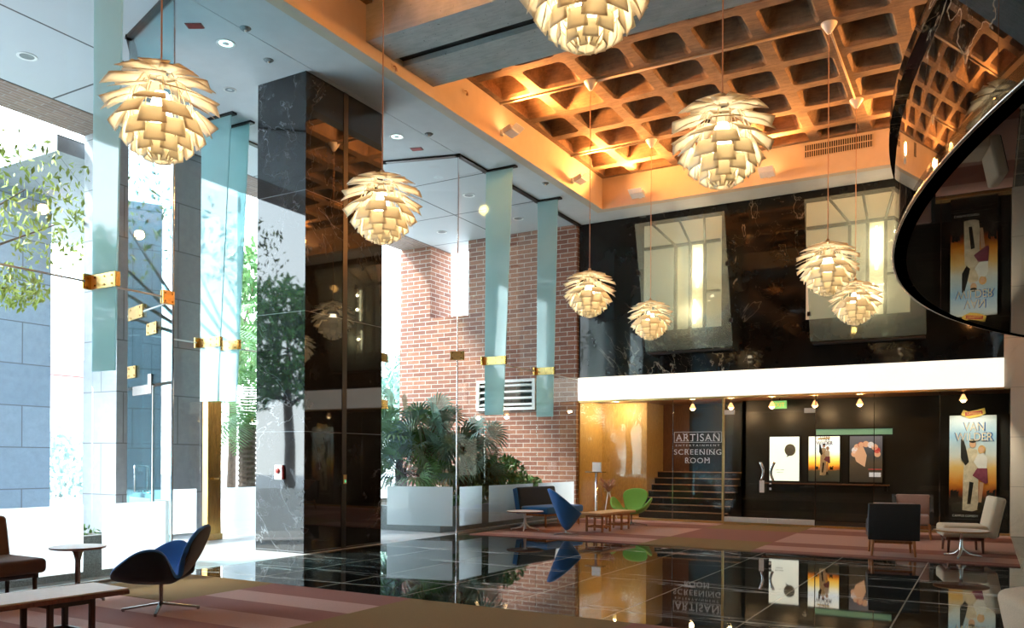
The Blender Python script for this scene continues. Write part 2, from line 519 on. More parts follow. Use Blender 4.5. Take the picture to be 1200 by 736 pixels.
# ------------------------------------------------------------------ walls
bm = B(); box(bm, XG, .39, YW, YW + .25, 3.36, H); struct('wall_back', bm, MB['black'])
bm = B(); box(bm, .275, 3.2, YW - .02, YW + .25, 2.78, H); box(bm, .39, 3.2, YW - .03, YW + .25, 0, 2.78); struct('wall_back', bm, MB['pier'])
bm = B(); box(bm, 3.01, 3.2, -4.2, YW, 0, 8.4); struct('wall_right', bm, MB['pier'])
bm = B(); box(bm, XG, 3.2, -4.4, -4.2, 0, 8.4); struct('wall_front', bm, MB['black'])

# marble column
bm = B(); box(bm, -9.6, -8.62, 8.95, 10.72, -.03, H)
struct('column', bm, MB['column'])
bm = B(); box(bm, -8.625, -8.612, 9.76, 9.86, 0, H); struct('trim_4', bm, MB['darkwall'])

# brick wall
bm = B()
box(bm, -13.85, -12.85, 18.0, 19.0, -.2, H); box(bm, -12.85, XG - .02, 18.0, 19.0, -.2, 5.12); box(bm, -11.65, XG - .02, 18.0, 19.0, 5.12, H)
struct('wall_left', bm, MB['brick'])

# luminous band above the screening room
t = thing('light_box', 'long glowing white light box band across the back wall above the screening room glass', 'light', (-4.15, YW, 2.8))
bm = B(); box(bm, -4.36, 4.43, -.10, .02, 0, .55, .01, 1); build('diffuser', bm, emit('band_light', (1, .98, .87), .75), t)
bm = B(); box(bm, -4.36, 4.43, -.06, .1, -.04, 0); build('lower_trim', bm, MB['brass'], t)

# ------------------------------------------------------------------ glass facade
NW = [0]
def pane(a, b_, z0=.03, z1=7.02, mat=None, film=None, th=.018, side=1, fz=(.14, .87)):
    NW[0] += 1
    a = Vector((*a, 0)); b2 = Vector((*b_, 0)); d = (b2 - a); L = d.length; d.normalize()
    n = Vector((-d.y, d.x, 0))
    ang = math.atan2(d.y, d.x)
    bm = B(); box(bm, .004, L - .004, -th / 2, th / 2, z0, z1)
    bmesh.ops.recalc_face_normals(bm, faces=bm.faces)
    o = build('window_%d' % NW[0], bm, mat or MB['glass'], fix=False)
    o.location = a; o.rotation_euler = (0, 0, ang); o['kind'] = 'structure'
    if film:
        m0, m1 = film
        bm = B(); box(bm, m0, L - m1, side * (th / 2 + .001), side * (th / 2 + .005), fz[0], fz[1])
        build('frosted_film', bm, MB['film'], o)
    return o
bm = B(); box(bm, XG - .25, XG + .02, -4.2, 3.28, 0, H); struct('wall_left', bm, MB['black'])
pane((XG, 3.32), (XG, 5.6), film=(.08, .09)); pane((XG, 5.6), P0, film=(.13, .08))
pane(P0, P1, z0=2.32, mat=MB['doorglass']); pane(P1, P2, z0=.03, film=(.1, .1)); pane(P2, (-11.45, 9.45), film=(.06, .06)); pane((-11.45, 9.88), (-11.45, 10.95), film=(.06, .06)); pane((-11.45, 9.45), (-11.45, 9.88), z0=2.35)
pane((-11.45, 10.95), Q2); pane(Q2, Q1); pane(Q1, Q0, film=(.10, .08))
pane(Q0, (XG, 13.8), film=(.12, .07)); pane((XG, 13.8), (XG, 15.95), film=(.19, .13)); pane((XG, 15.95), (XG, 18.08), film=(.12, .2))

# ceiling channels
bm = B()
def track(bm, a, b_, w=.10):
    a = Vector((*a, 0)); b2 = Vector((*b_, 0)); d = (b2 - a).normalized(); n = Vector((-d.y, d.x, 0)) * w / 2
    e = d * w * .5
    prism(bm, [(a - e + n) + Vector((0, 0, H - .035)), (a - e - n) + Vector((0, 0, H - .035)), (b2 + e - n) + Vector((0, 0, H - .035)), (b2 + e + n) + Vector((0, 0, H - .035))], (0, 0, .05))
for a, b_ in (((XG, 3.3), P0), (P0, P1), (P1, P2), (P2, Q2), (Q2, Q1), (Q1, Q0), (Q0, (XG, 18.1))):
    track(bm, a, b_)
struct('trim_5', bm, MB['dark'])
# low sill under the glass and pale edge strip of the paving
bm = B()
for a, b_ in (((XG, 3.3), P0), (Q0, (XG, 18.1))):
    box(bm, XG - .03, XG + .03, a[1], b_[1], -.01, .03)
box(bm, -8.02, -7.98, 0, 0.001, -.1, -.09)
struct('trim_6', bm, MB['granite'])
for k, (a, b_) in enumerate(((P0, None), (Q0, None))):
    bm = B(); cone(bm, (a[0], a[1], 0), (a[0], a[1], H - .03), .012, .012, 8); struct('trim_%d' % (7 + k), bm, MB['chrome'])

# glass fins with their patch fittings
def fin(y, x_root, wt, wb, zb, label, direction=1, extra=.08):
    t = thing('glass_fin', label, 'glass fin', (x_root, y, 0), 0, None)
    bm = B()
    prism(bm, [(.0, -.011, zb), (wb, -.011, zb), (wt, -.011, H - .04), (.0, -.011, H - .04)], (0, .022, 0))
    build('blade', bm, MB['fin'], t)
    bm = B(); box(bm, -.06, wt + extra, -.05, .05, H - .04, H - .005); build('shoe', bm, MB['dark'], t)
    wc = wb + (wt - wb) * (3.31 - zb) / (H - zb)
    bm = B()
    for s in (-1, 1):
        box(bm, -.03, wc * .98, s * .012, s * .022, 3.23, 3.39, .003, 1)
    cl = build('clamp', bm, MB['brass'], t)
    for s in (-1, 1):
        for px in (.07, wc * .55, wc * .86):
            for pz in (3.265, 3.355):
                bm = B(); cone(bm, (px, s * .02, pz), (px, s * .03, pz), .012, .012, 8); build('bolt', bm, MB['gold'], cl)
    bm = B(); box(bm, -.035, .0, -.11, .11, 3.225, 3.395, .003, 1); build('clamp', bm, MB['gold'], t)
    bm = B(); box(bm, wc * .97, wc + .02, -.03, .03, 3.23, 3.39, .003, 1); build('end_cap', bm, MB['gold'], t)
    return t
fin(5.6, XG, .50, .39, 2.33, 'wide pale blue glass fin behind the large pendant lamp at far left')
fin(13.8, XG, .60, .42, 2.25, 'frosted teal glass fin before the brick wall, next to the slim glass corner post')
fin(15.95, XG, .49, .40, 2.32, 'frosted teal glass fin before the brick wall, closest to the black marble wall')
fin(9.45, -11.45, .70, .42, 2.33, 'outdoor teal glass fin above the bronze post, the one nearer the grey stone pillar')
fin(9.85, -11.45, .68, .41, 2.35, 'outdoor teal glass fin above the bronze post, the one nearer the black column')

# tension rods between the clamps
def rod(a, b_, label):
    bm = B(); cone(bm, a, b_, .012, .012, 8); return tag(build('tension_rod', bm, MB['whitemetal'], smooth=True), label, 'rod')
rod((XG, 3.36, 3.31), (XG, 5.5, 3.31), 'thin pale rod running from the left edge to the brass clamp on the wide fin')
rod((XG, 5.68, 3.31), (XG, 6.55, 3.31), 'short pale rod from the wide left fin to the glass corner clamp')
rod((-11.45, 8.45, 3.31), (-11.45, 9.36, 3.31), 'short pale rod in front of the grey stone pillar, reaching the outdoor fin clamp')
rod((-11.45, 9.95, 3.31), (-11.45, 10.9, 3.31), 'thin pale rod between the outdoor fin and the black column')
rod((XG, 13.9, 3.31), (XG, 15.85, 3.31), 'thin pale rod linking the two fins in front of the brick wall')
rod((XG, 16.05, 3.31), (XG, 18.05, 3.31), 'thin pale rod between the last fin and the black marble wall')
rod((P0[0], P0[1], 3.28), (P1[0], P1[1], 3.28), 'thin pale rod across the teal side glass of the entrance')

def patch(x, y, z, ang, w, h, label, name='glass_clamp', mat='brass'):
    t = thing(name, label, 'clamp', (x, y, z), ang)
    bm = B()
    for s in (-1, 1):
        box(bm, -w / 2, w / 2, s * .012, s * .026, -h / 2, h / 2, .003, 1)
    pl = build('plate', bm, MB[mat], t)
    for s in (-1, 1):
        for px in (-w * .32, w * .32):
            for pz in (-h * .3, h * .3):
                bm = B(); cone(bm, (px, s * .024, pz), (px, s * .034, pz), .011, .011, 8); build('bolt', bm, MB['gold'], pl)
    return t
aP = math.atan2(P1[1] - P0[1], P1[0] - P0[0]); aQ = math.atan2(Q0[1] - Q1[1], Q0[0] - Q1[0])
patch(XG - .0, 6.55, 3.31, PI / 2, .16, .16, 'brass clamp at the left glass corner, below the big lamp')
patch(P1[0] + .30, P1[1] - .085, 3.29, aP, .52, .17, 'long bronze clamp high on the teal entrance glass', mat='gold')
patch(P0[0] - .62, P0[1] + .19, 3.02, aP, .34, .15, 'faded bronze clamp on the teal glass beside the left corner', mat='gold')
patch(P1[0] + .18, P1[1] - .05, 2.52, aP, .30, .16, 'square bronze patch fitting on the teal entrance glass above the door head', mat='gold')
patch(Q0[0], Q0[1], 3.31, aQ, .26, .16, 'brass clamp on the glass corner post in front of the brick wall')
patch(Q1[0] + .02, Q1[1], 3.31, PI / 2, .2, .17, 'upper of two brass clamps beside the black column edge', mat='gold')
patch(Q1[0] + .02, Q1[1], 2.42, PI / 2, .2, .17, 'lower of two brass clamps beside the black column edge', mat='gold')

# entrance door in the side glass
L = (Vector(P1) - Vector(P0)).length
bm = B(); box(bm, .62, L - .01, -.008, .008, .03, 2.28); d = build('door_1', bm, MB['doorglass']); d.location = (*P0, 0); d.rotation_euler = (0, 0, aP); d['kind'] = 'structure'
bm = B(); box(bm, .70, L - .12, .010, .014, .14, .87); build('frosted_film', bm, MB['film'], d)
bm = B()
for s in (-1, 1):
    tube(bm, [(1.02, s * .02, 1.28), (1.02, s * .08, 1.28), (1.02, s * .08, .95), (1.02, s * .02, .95)], .011, 8)
cone(bm, (.72, -.05, .93), (1.42, -.05, .93), .012, .012, 8)
build('door_handle', bm, MB['chrome'], d, smooth=True)
bm = B()
for s in (-1, 1):
    box(bm, .72, 1.30, s * .010, s * .022, 2.2, 2.32); box(bm, .64, .76, s * .010, s * .022, 2.2, 2.45)
build('patch_fitting', bm, MB['darkchrome'], d)
bm = B(); box(bm, .606, .628, -.012, .012, .03, 2.3); build('edge_strip', bm, MB['whitemetal'], d)
bm = B(); box(bm, .02, .60, -.008, .008, .03, 2.28); d2 = build('window_30', bm, MB['doorglass']); d2.location = (*P0, 0); d2.rotation_euler = (0, 0, aP); d2['kind'] = 'structure'
bm = B(); box(bm, .06, .52, .010, .014, .14, .87); build('frosted_film', bm, MB['film'], d2)
# bronze door post
t = thing('door_post', 'tall polished bronze door post standing between the grey stone pillar and the palm planter', 'post', (-11.42, 9.67, 0))
bm = B(); box(bm, -.07, .07, -.14, .14, -.02, 2.36, .006, 1); build('post', bm, MB['gold'], t)
bm = B(); box(bm, .07, .16, -.02, .02, 1.02, 1.05, .004, 1); box(bm, -.09, .09, -.16, .16, -.02, .1, .004, 1); build('lock_plate', bm, MB['brass'], t)

# ------------------------------------------------------------------ outdoors
bm = B(); box(bm, -13.78, -12.85, 8.87, 10.69, -.1, H); struct('pillar', bm, MB['stone2'])
bm = B(); box(bm, -18.5, -16.5, 6.2, 9.92, -.1, 6.66); struct('wall_left', bm, MB['stone'])
bm = B(); box(bm, -13.8, -8.8, -.2, .2, -.1, H); struct('wall_front', bm, MB['stone'])
bm = B(); box(bm, -20, -13.9, 8.45, 12.5, 6.66, 6.95); struct('roof', bm, MB['stone2'])
t = thing('house', 'pale stucco house far across the street, seen between the stone walls', 'house', (-40, 26, 0))
bm = B(); box(bm, -5, 0, -6, 6, 0, 5.4); build('wall', bm, MB['pinkwhite'], t)
bm = B(); prism(bm, [(.6, -6.6, 5.4), (-5.6, -6.6, 5.4), (-2.5, -6.6, 6.6)], (0, 13.2, 0)); build('roof', bm, MB['redplate'], t)
for yy in (-1.3, .1, 2.4):
    bm = B(); box(bm, -.02, .04, yy, yy + .8, 3.2, 4.8); f = build('window', bm, MB['granite'], t)

def leafcloud(bm, c, r, n, size, squash=(1, 1, 1), mi=0, R=rnd, shell=.35):
    for _ in range(n):
        while True:
            p = Vector((R.uniform(-1, 1), R.uniform(-1, 1), R.uniform(-1, 1)))
            if shell < p.length <= 1: break
        p = Vector(c) + Vector((p.x * squash[0], p.y * squash[1], p.z * squash[2])) * r
        s = size * R.uniform(.6, 1.3)
        M = Euler((R.uniform(0, 6.3), R.uniform(0, 6.3), R.uniform(0, 6.3))).to_matrix()
        vs = [bm.verts.new(p + M @ Vector(q)) for q in ((-s, 0, 0), (0, -s * .38, s * .1), (s, 0, 0), (0, s * .38, s * .1))]
        f = bm.faces.new(vs); f.material_index = mi

def tree(label, loc, h, blobs, leafn, size, mat, rtr=.14, group='trees outside the glass'):
    t = thing('tree', label, 'tree', loc, 0, group)
    bm = B()
    tube(bm, [(0, 0, -.1), (.05, .03, h * .4), (-.04, .08, h * .75), (0, 0, h)], [rtr, rtr * .85, rtr * .7, rtr * .4], 10)
    for (x, y, z, r) in blobs:
        tube(bm, [(0, 0, min(h * .7, z)), ((x) * .5, y * .5, (z + h * .7) / 2), (x, y, z)], [rtr * .4, rtr * .25, rtr * .08], 6)
    build('trunk', bm, MB['trunk'], t, smooth=True)
    bm = B()
    for (x, y, z, r) in blobs:
        leafcloud(bm, (x, y, z), r, leafn, size, (1, 1, .8))
    build('foliage', bm, MB[mat], t, fix=False)
    return t
tree('loose leafy tree whose hanging yellow-green twigs fill the upper left corner', (-14.8, 5.6, 0), 5.2, [(0, 1.4, 5.8, 1.5), (.4, 2.6, 6.0, 1.2), (.1, 3.3, 5.6, 1.0), (.3, -.6, 6.0, 1.2), (0.3, 2.5, 4.3, .5)], 330, .075, 'leafy', .12)
tree('tall feathery tree rising behind the palm between pillar and black column', (-19.5, 17.2, 0), 5.4, [(0, 0, 5.8, 1.7), (-.6, 1, 4.6, 1.3), (.5, -1, 4.4, 1.4), (.8, .2, 6.8, 1.3)], 700, .16, 'leafg')
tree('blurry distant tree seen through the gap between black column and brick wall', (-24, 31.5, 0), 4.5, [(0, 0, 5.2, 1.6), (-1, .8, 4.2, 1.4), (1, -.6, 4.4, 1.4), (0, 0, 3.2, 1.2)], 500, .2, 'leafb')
tree('dark round tree on the street, mirrored in the front of the black column', (-21, -3.2, 0), 4.6, [(0, 0, 5.2, 2.0), (-1.2, .9, 4.2, 1.6), (1.3, -.6, 4.2, 1.7), (.2, .4, 6.4, 1.5)], 900, .18, 'leafg', .22)
tree('second street tree mirrored in the black column, beyond the left edge', (-17.5, -7.5, 0), 4.2, [(0, 0, 4.6, 1.7), (1.2, .6, 5.2, 1.4), (-1, -.6, 5.0, 1.4)], 700, .18, 'leafg', .2)

def hedge(name, label, loc, sx, sy, sz, n, size, mat, cat='hedge'):
    bm = B()
    for _ in range(n):
        p = Vector((rnd.uniform(-sx, sx), rnd.uniform(-sy, sy), rnd.uniform(0.02, sz)))
        s = size * rnd.uniform(.6, 1.3); M = Euler((rnd.uniform(0, 6.3), rnd.uniform(0, 6.3), rnd.uniform(0, 6.3))).to_matrix()
        bm.faces.new([bm.verts.new(p + M @ Vector(q)) for q in ((-s, 0, 0), (0, -s * .4, 0), (s, 0, 0), (0, s * .4, 0))])
    o = build(name, bm, MB[mat], fix=False); o.location = loc
    return tag(o, label, cat)
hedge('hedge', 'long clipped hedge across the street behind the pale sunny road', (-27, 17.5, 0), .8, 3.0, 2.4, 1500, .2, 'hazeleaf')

# feather palms
def frond(bm, base, az, el, L, droop, w, n=22, mi=0, R=rnd):
    pts = []
    d = Vector((math.cos(az) * math.cos(el), math.sin(az) * math.cos(el), math.sin(el)))
    p = Vector(base); step = L / n
    for i in range(n + 1):
        pts.append(p.copy())
        d = (d + Vector((0, 0, -droop / n))).normalized(); p = p + d * step
    for i in range(2, n):
        t = i / n
        d = (pts[i + 1] - pts[i - 1]).normalized()
        s = d.cross(Vector((0, 0, 1))).normalized()
        ll = w * (math.sin(PI * min(1, t * .85 + .12))) * R.uniform(.85, 1.1)
        for sg in (-1, 1):
            tip = pts[i] + s * sg * ll + d * ll * .5 + Vector((0, 0, -ll * .35))
            q = d * .022 * (L / 1.5)
            bm.faces.new([bm.verts.new(pts[i] - q), bm.verts.new(pts[i] + q), bm.verts.new(tip)]).material_index = mi
    for i in range(n):
        t0 = .014 * (1 - i / n) + .003
        s = (pts[i + 1] - pts[i]).normalized().cross(Vector((0, 0, 1))).normalized() * t0
        bm.faces.new([bm.verts.new(pts[i] - s), bm.verts.new(pts[i] + s), bm.verts.new(pts[i + 1] + s * .8), bm.verts.new(pts[i + 1] - s * .8)]).material_index = mi

def palm(label, loc, h, n, L, tr=.2):
    t = thing('palm_tree', label, 'palm', loc, rnd.uniform(0, 6), 'palms outside')
    bm = B()
    prof = []
    k = 0; z = -.05
    while z < h:
        prof += [(tr * (1.1 if k % 2 else .92), z)]; z += .06; k += 1
    lathe(bm, prof + [(.02, h)], 12)
    build('trunk', bm, MB['trunk'], t)
    bm = B()
    for i in range(n):
        frond(bm, (0, 0, h - .05), i * 2.399, rnd.uniform(.1, 1.3), L * rnd.uniform(.8, 1.1), rnd.uniform(1.0, 2.0), .34 * L / 1.8)
    build('fronds', bm, MB['leafp'], t, fix=False)
    return t
palm('feather palm with shaggy brown trunk behind frosted glass, left of the black column', (-15.2, 13.9, 0), 2.2, 26, 2.0)
palm('taller feather palm arching above, left of the black column', (-17.2, 14.6, 0), 4.4, 26, 2.3, .16)
palm('palm seen through the teal door glass of the entrance', (-19.5, 15.6, 0), 2.6, 22, 1.9, .17)

# planters
def planter(label, x0, x1, y0, y1, h):
    t = thing('planter', label, 'planter', ((x0 + x1) / 2, (y0 + y1) / 2, 0))
    a, b_ = (x1 - x0) / 2, (y1 - y0) / 2
    bm = B()
    for (p, q, r, s) in ((-a, a, -b_, -b_ + .12), (-a, a, b_ - .12, b_), (-a, -a + .12, -b_ + .12, b_ - .12), (a - .12, a, -b_ + .12, b_ - .12)):
        box(bm, p, q, r, s, -.02, h)
    build('wall', bm, MB['granite'], t)
    bm = B(); box(bm, -a + .12, a - .12, -b_ + .12, b_ - .12, -.02, h - .08); build('soil', bm, MB['trunk'], t)
    return t
planter('low grey granite planter outside the frosted glass, under the palm bushes by the brick wall', -12.4, -9.02, 13.0, 17.95, .46)
planter('low grey granite planter outside the left glass, behind the small round table', -10.2, -9.1, 1.2, 6.25, .47)
hedge('plant', 'small green plant showing above the left granite planter', (-9.5, 5.95, .40), .22, .3, .16, 120, .05, 'leafg', 'plant')
hedge('flower_bed', 'row of orange flowers in the left granite planter', (-9.6, 3.6, .40), .3, 1.9, .2, 700, .05, 'flower', 'flowers')

def fanleaf(bm, base, d, R_, n=14, spread=2.6, mi=0):
    d = Vector(d).normalized(); u = d.orthogonal().normalized()
    M = Matrix.Rotation(rnd.uniform(0, 6.3), 3, d); u = M @ u; n_ = d.cross(u)
    for k in range(n):
        a = -spread / 2 + spread * k / (n - 1)
        dir_ = (d * math.cos(a) + u * math.sin(a)).normalized()
        sd = n_.cross(dir_).normalized() * R_ * .045
        tip = base + dir_ * R_ * rnd.uniform(.88, 1.05) + Vector((0, 0, -R_ * .22))
        mid = base + dir_ * R_ * .6
        bm.faces.new([bm.verts.new(base), bm.verts.new(mid - sd), bm.verts.new(tip), bm.verts.new(mid + sd)]).material_index = mi

def fanpalm(label, loc, h, n, R_, mat):
    t = thing('fan_palm', label, 'palm', loc, 0, 'fan palms in the planter')
    bm = B(); bs = B()
    for i in range(n):
        az = i * 2.399; el = rnd.uniform(-.25, 1.35)
        d = Vector((math.cos(az) * math.cos(el), math.sin(az) * math.cos(el), math.sin(el)))
        st = Vector((0, 0, h * rnd.uniform(.35, .72)))
        tip = st + d * rnd.uniform(.45, .85)
        tube(bs, [st, (st + tip) / 2 + Vector((0, 0, .06)), tip], .008, 4)
        fanleaf(bm, tip, d + Vector((0, 0, -.25)), R_ * rnd.uniform(.8, 1.15))
    tube(bs, [(0, 0, -.1), (.02, 0, h * .4), (0, .02, h * .75)], [.09, .08, .05], 8)
    build('stem', bs, MB['trunk'], t, smooth=True)
    build('fronds', bm, MB[mat], t, fix=False)
    return t
fanpalm('tall bright green fan palm in the planter, nearest the column side', (-11.1, 14.4, .4), 2.1, 42, .62, 'leafp')
fanpalm('grey-green fan palm in the planter straight behind the glass corner post', (-10.4, 14.5, .4), 2.0, 42, .58, 'leafb')
fanpalm('dark fan palm in the planter spreading toward the brick wall', (-9.75, 14.9, .4), 1.75, 30, .5, 'leafb')
fanpalm('low dark fan palm at the front of the planter', (-10.6, 13.9, .4), 1.05, 34, .5, 'leafg')
def bush(label, loc, r, n, mat, squash=(1, 1, 1)):
    bm = B(); leafcloud(bm, (0, 0, r * squash[2]), r, n, .085, squash, shell=.2)
    tube(bm, [(0, 0, 0), (.02, .02, r)], .02, 6)
    o = build('shrub', bm, MB[mat], fix=False); o.location = loc
    return tag(o, label, 'shrub', 'shrubs in the planter')
bush('leafy green shrub in the planter against the brick wall, behind the blue sofa', (-9.6, 16.2, .40), .62, 900, 'leafg', (1, 1.1, .9))
bush('reddish dark shrub in the planter before the brick wall, left of the green one', (-9.7, 15.3, .40), .55, 800, 'leafd', (1, 1, .9))
bush('low dark shrub at the brick end of the planter', (-9.5, 17.2, .40), .45, 500, 'leafg', (1, 1, .7))
def broad(label, loc, n, L):
    bm = B()
    for i in range(n):
        az = i * 2.399; el = rnd.uniform(.2, 1.1)
        d = Vector((math.cos(az), math.sin(az), 0)); s = Vector((-d.y, d.x, 0)) * L * .16
        a = Vector((0, 0, 0)); m = d * L * .55 * math.cos(el) + Vector((0, 0, L * .55 * math.sin(el))); e = d * L * math.cos(el * .5) + Vector((0, 0, L * .5 * math.sin(el)))
        vs = [bm.verts.new(p) for p in (a, m - s, e, m + s)]
        bm.faces.new(vs)
    o = build('broadleaf_plant', bm, MB['leafg'], fix=False); o.location = loc
    return tag(o, label, 'plant', 'broadleaf plants in the planter')
broad('glossy broadleaf plant at the planter edge, behind the first frosted pane', (-9.55, 13.45, .40), 26, .55)
broad('glossy broadleaf plant at the planter edge, beside the glass corner post', (-9.45, 14.0, .40), 26, .5)
broad('glossy broadleaf plant at the planter edge, in the gap between frosted panes', (-9.4, 14.6, .40), 24, .45)

# louvre vent on the brick; its white also paints the reflected light band
t = thing('louvre_vent', 'white framed louvre vent set in the brick wall between the two teal fins', 'vent', (-10.5, 18.0, 2.62))
bm = B()
for p in ((-.85, .85, 0, .07), (-.85, .85, .70, .77), (-.85, -.77, .07, .70), (.77, .85, .07, .70)):
    box(bm, p[0], p[1], -.06, .02, p[2], p[3])
build('frame', bm, MB['whitemetal'], t)
bm = B(); box(bm, -.78, .78, .0, .01, .06, .71); build('backing', bm, MB['granite'], t)
for k in range(4):
    bm = B(); box(bm, -.77, .77, -.05, .04, -.012, .012, M=Matrix.Translation((0, -.01, .15 + k * .16)) @ Matrix.Rotation(.7, 4, 'X')); build('slat', bm, MB['whitemetal'], t)

# ------------------------------------------------------------------ screening room behind the back glass
YI = 20.0
bm = B(); box(bm, XG - .2, 3.2, YW + .05, 24, -.2, -.0); struct('floor', bm, MB['oakfloor'])
bm = B(); box(bm, -5.02, .39, 18.55, 24, 0, .012); struct('floor', bm, MB['darkwall'])
bm = B(); box(bm, XG - .01, 3.2, YW + .05, 24, 2.82, 3.0); struct('ceiling', bm, MB['brownwall'])
bm = B(); box(bm, -5.1, 3.2, YI, YI + .1, 0, 2.82); struct('wall_back', bm, MB['darkwall'])
bm = B(); box(bm, XG - .2, XG + .01, YW + .05, 24, 0, 2.82); box(bm, XG + .01, -7.32, 19.5, 19.6, 0, 2.82); box(bm, -7.42, -7.32, 19.6, 20.9, 0, 2.82); struct('wall_left', bm, MB['goldwall'])
bm = B(); box(bm, -7.32, -6.62, 20.7, 20.8, 0, 2.82); struct('wall_left', bm, MB['brownwall'])
bm = B(); box(bm, -6.62, -5.0, 20.7, 20.8, 0, 2.82); struct('wall_back', bm, MB['darkwall'])
bm = B(); box(bm, -5.1, -5.0, YI, 20.8, 0, 2.82); struct('wall_right', bm, MB['darkwall'])
bm = B(); box(bm, .40, .5, YW + .2, YI, 0, 2.82); struct('wall_right', bm, MB['darkwall'])
# stairs
t = thing('staircase', 'dark staircase with thin lit oak nosings behind the screening room lettering', 'stairs', (-6.2, 18.95, 0))
bm = B()
for k in range(7):
    box(bm, -1.11, 1.05, .22 * k, 1.72, .155 * k, .155 * (k + 1))
build('steps', bm, MB['stair'], t)
for k in range(7):
    bm = B(); box(bm, -1.11, 1.05, .22 * k - .02, .22 * k + .05, .155 * (k + 1), .155 * (k + 1) + .022); build('nosing', bm, MB['nosing'], t)
# glass wall panes and doors
for a, b_ in ((XG + .02, -6.18), (-6.18, -5.04), (-3.08, -1.97), (-1.97, -.79), (-.79, .38)):
    pane((a, YW + .03), (b_, YW + .03), z0=.05, z1=2.78, mat=MB['inglass'], th=.014)
LW = bpy.data.objects['window_%d' % (NW[0] - 3)]
bm = B(); box(bm, XG, .39, YW, YW + .06, 0, .05); struct('trim_9', bm, MB['brass'])
for k, (a, b_) in enumerate(((-5.0, -4.06), (-4.05, -3.1))):
    bm = B(); box(bm, a, b_, YW + .02, YW + .034, .07, 2.42); d = build('door_%d' % (k + 2), bm, MB['inglass']); d['kind'] = 'structure'
    xh = -4.19 if k == 0 else -3.93
    bm = B(); pts = []
    s = -1 if k == 0 else 1
    for i in range(9):
        u = i / 8
        pts.append((xh - s * (.06 * math.sin(PI * u) - .02 + .02 * u), YW - .05 - .02 * math.sin(PI * u), 1.36 - .40 * u))
    tube(bm, pts, [.028, .03, .03, .03, .028, .026, .026, .026, .024], 10)
    cone(bm, (pts[1][0], YW - .06, pts[1][2]), (pts[1][0], YW + .03, pts[1][2]), .01, .01, 8); cone(bm, (pts[7][0], YW - .05, pts[7][2]), (pts[7][0], YW + .03, pts[7][2]), .01, .01, 8)
    build('door_handle', bm, MB['chrome'], d, smooth=True)
    bm = B(); box(bm, a, b_, YW + .0, YW + .055, .05, .16, .004, 1); build('bottom_rail', bm, MB['whitemetal'], d)
    bm = B(); cx = a + .09 if k == 0 else b_ - .12
    box(bm, cx - .1, cx + .12, YW - .01, YW + .06, 2.40, 2.50, .004, 1); build('patch_fitting', bm, MB['whitemetal'], d)
pane((-5.0, YW + .03), (-3.1, YW + .03), z0=2.46, z1=2.78, mat=MB['inglass'], th=.014)
bm = B(); box(bm, -5.045, -5.005, YW - .02, YW + .05, 0, 2.78); struct('trim_10', bm, MB['brass'])
bm = B(); box(bm, -3.10, -3.085, YW, YW + .045, 0, 2.78); struct('trim_11', bm, MB['darkchrome'])
for k, xx in enumerate((-6.18, -1.97, -.79)):
    bm = B(); box(bm, xx - .006, xx + .006, YW + .02, YW + .04, .05, 2.78); struct('trim_%d' % (12 + k), bm, MB['chrome'])
t = thing('door_tag', 'small white card tag hanging from the left S-shaped door handle', 'tag', (-4.17, YW - .065, .97))
bm = B(); box(bm, -.05, .05, -.003, .003, -.26, 0); build('card', bm, MB['white_top'], t)
bm = B(); tube(bm, [(0, 0, 0), (0, .005, .06)], .004, 6); build('string', bm, MB['dark'], t)
t = thing('door_tag', 'small dark tag with pale marks hanging from the right S-shaped door handle', 'tag', (-3.99, YW - .065, .97))
bm = B(); box(bm, -.03, .03, -.003, .003, -.22, 0); build('card', bm, MB['dark'], t)
bm = B(); box(bm, -.022, .022, -.006, -.003, -.08, -.05); box(bm, -.022, .022, -.006, -.003, -.20, -.15); build('mark', bm, MB['white_top'], t)

# lettering
def textmesh(s, size, ext=.002, spacing=1.0, align='CENTER'):
    c = bpy.data.curves.new('txt', 'FONT'); c.body = s; c.size = size; c.extrude = ext; c.align_x = align; c.space_character = spacing
    o = bpy.data.objects.new('txt', c); COL.objects.link(o)
    dg = bpy.context.evaluated_depsgraph_get()
    me = bpy.data.meshes.new_from_object(o.evaluated_get(dg))
    bpy.data.objects.remove(o); bpy.data.curves.remove(c)
    return me
def addtext(bm, s, size, x, y, z, ext=.002, spacing=1.0, sx=1.0, sz=1.0, rot=0.0, width=None):
    """text standing in a wall plane that faces -Y, centred on x, baseline z"""
    me = textmesh(s, size, ext, spacing)
    t = B(); t.from_mesh(me); bpy.data.meshes.remove(me)
    if width:
        xs = [v.co.x for v in t.verts]; w = max(xs) - min(xs); c = (max(xs) + min(xs)) / 2
        for v in t.verts: v.co.x = (v.co.x - c) * width / w
    M = Matrix.Translation((x, y, z)) @ Matrix.Rotation(rot, 4, 'Y') @ Matrix.Rotation(PI / 2, 4, 'X') @ Matrix.Diagonal((sx, sz, 1, 1))
    merge(bm, t, 0, M)
def serif_text(bm, s, size, x, y, z, width):
    addtext(bm, s, size, x, y, z, spacing=1.15, width=width)
    # small feet and heads that give the capitals their serifs
    n = len(s); cw = width / n
    for i, ch in enumerate(s):
        cx = x - width / 2 + cw * (i + .5)
        if ch in 'AIRTNM':
            for zz in ((0,) if ch in 'AT' else (0, size * .69)):
                for dx in ((0,) if ch in 'IT' else (-.27, .27)):
                    box(bm, cx + dx * cw - .12 * cw, cx + dx * cw + .12 * cw, y - .002, y + .002, z + zz, z + zz + size * .05)
bm = B()
yt = -.010
serif_text(bm, 'ARTISAN', .235, .57, yt, 1.82, 1.0)
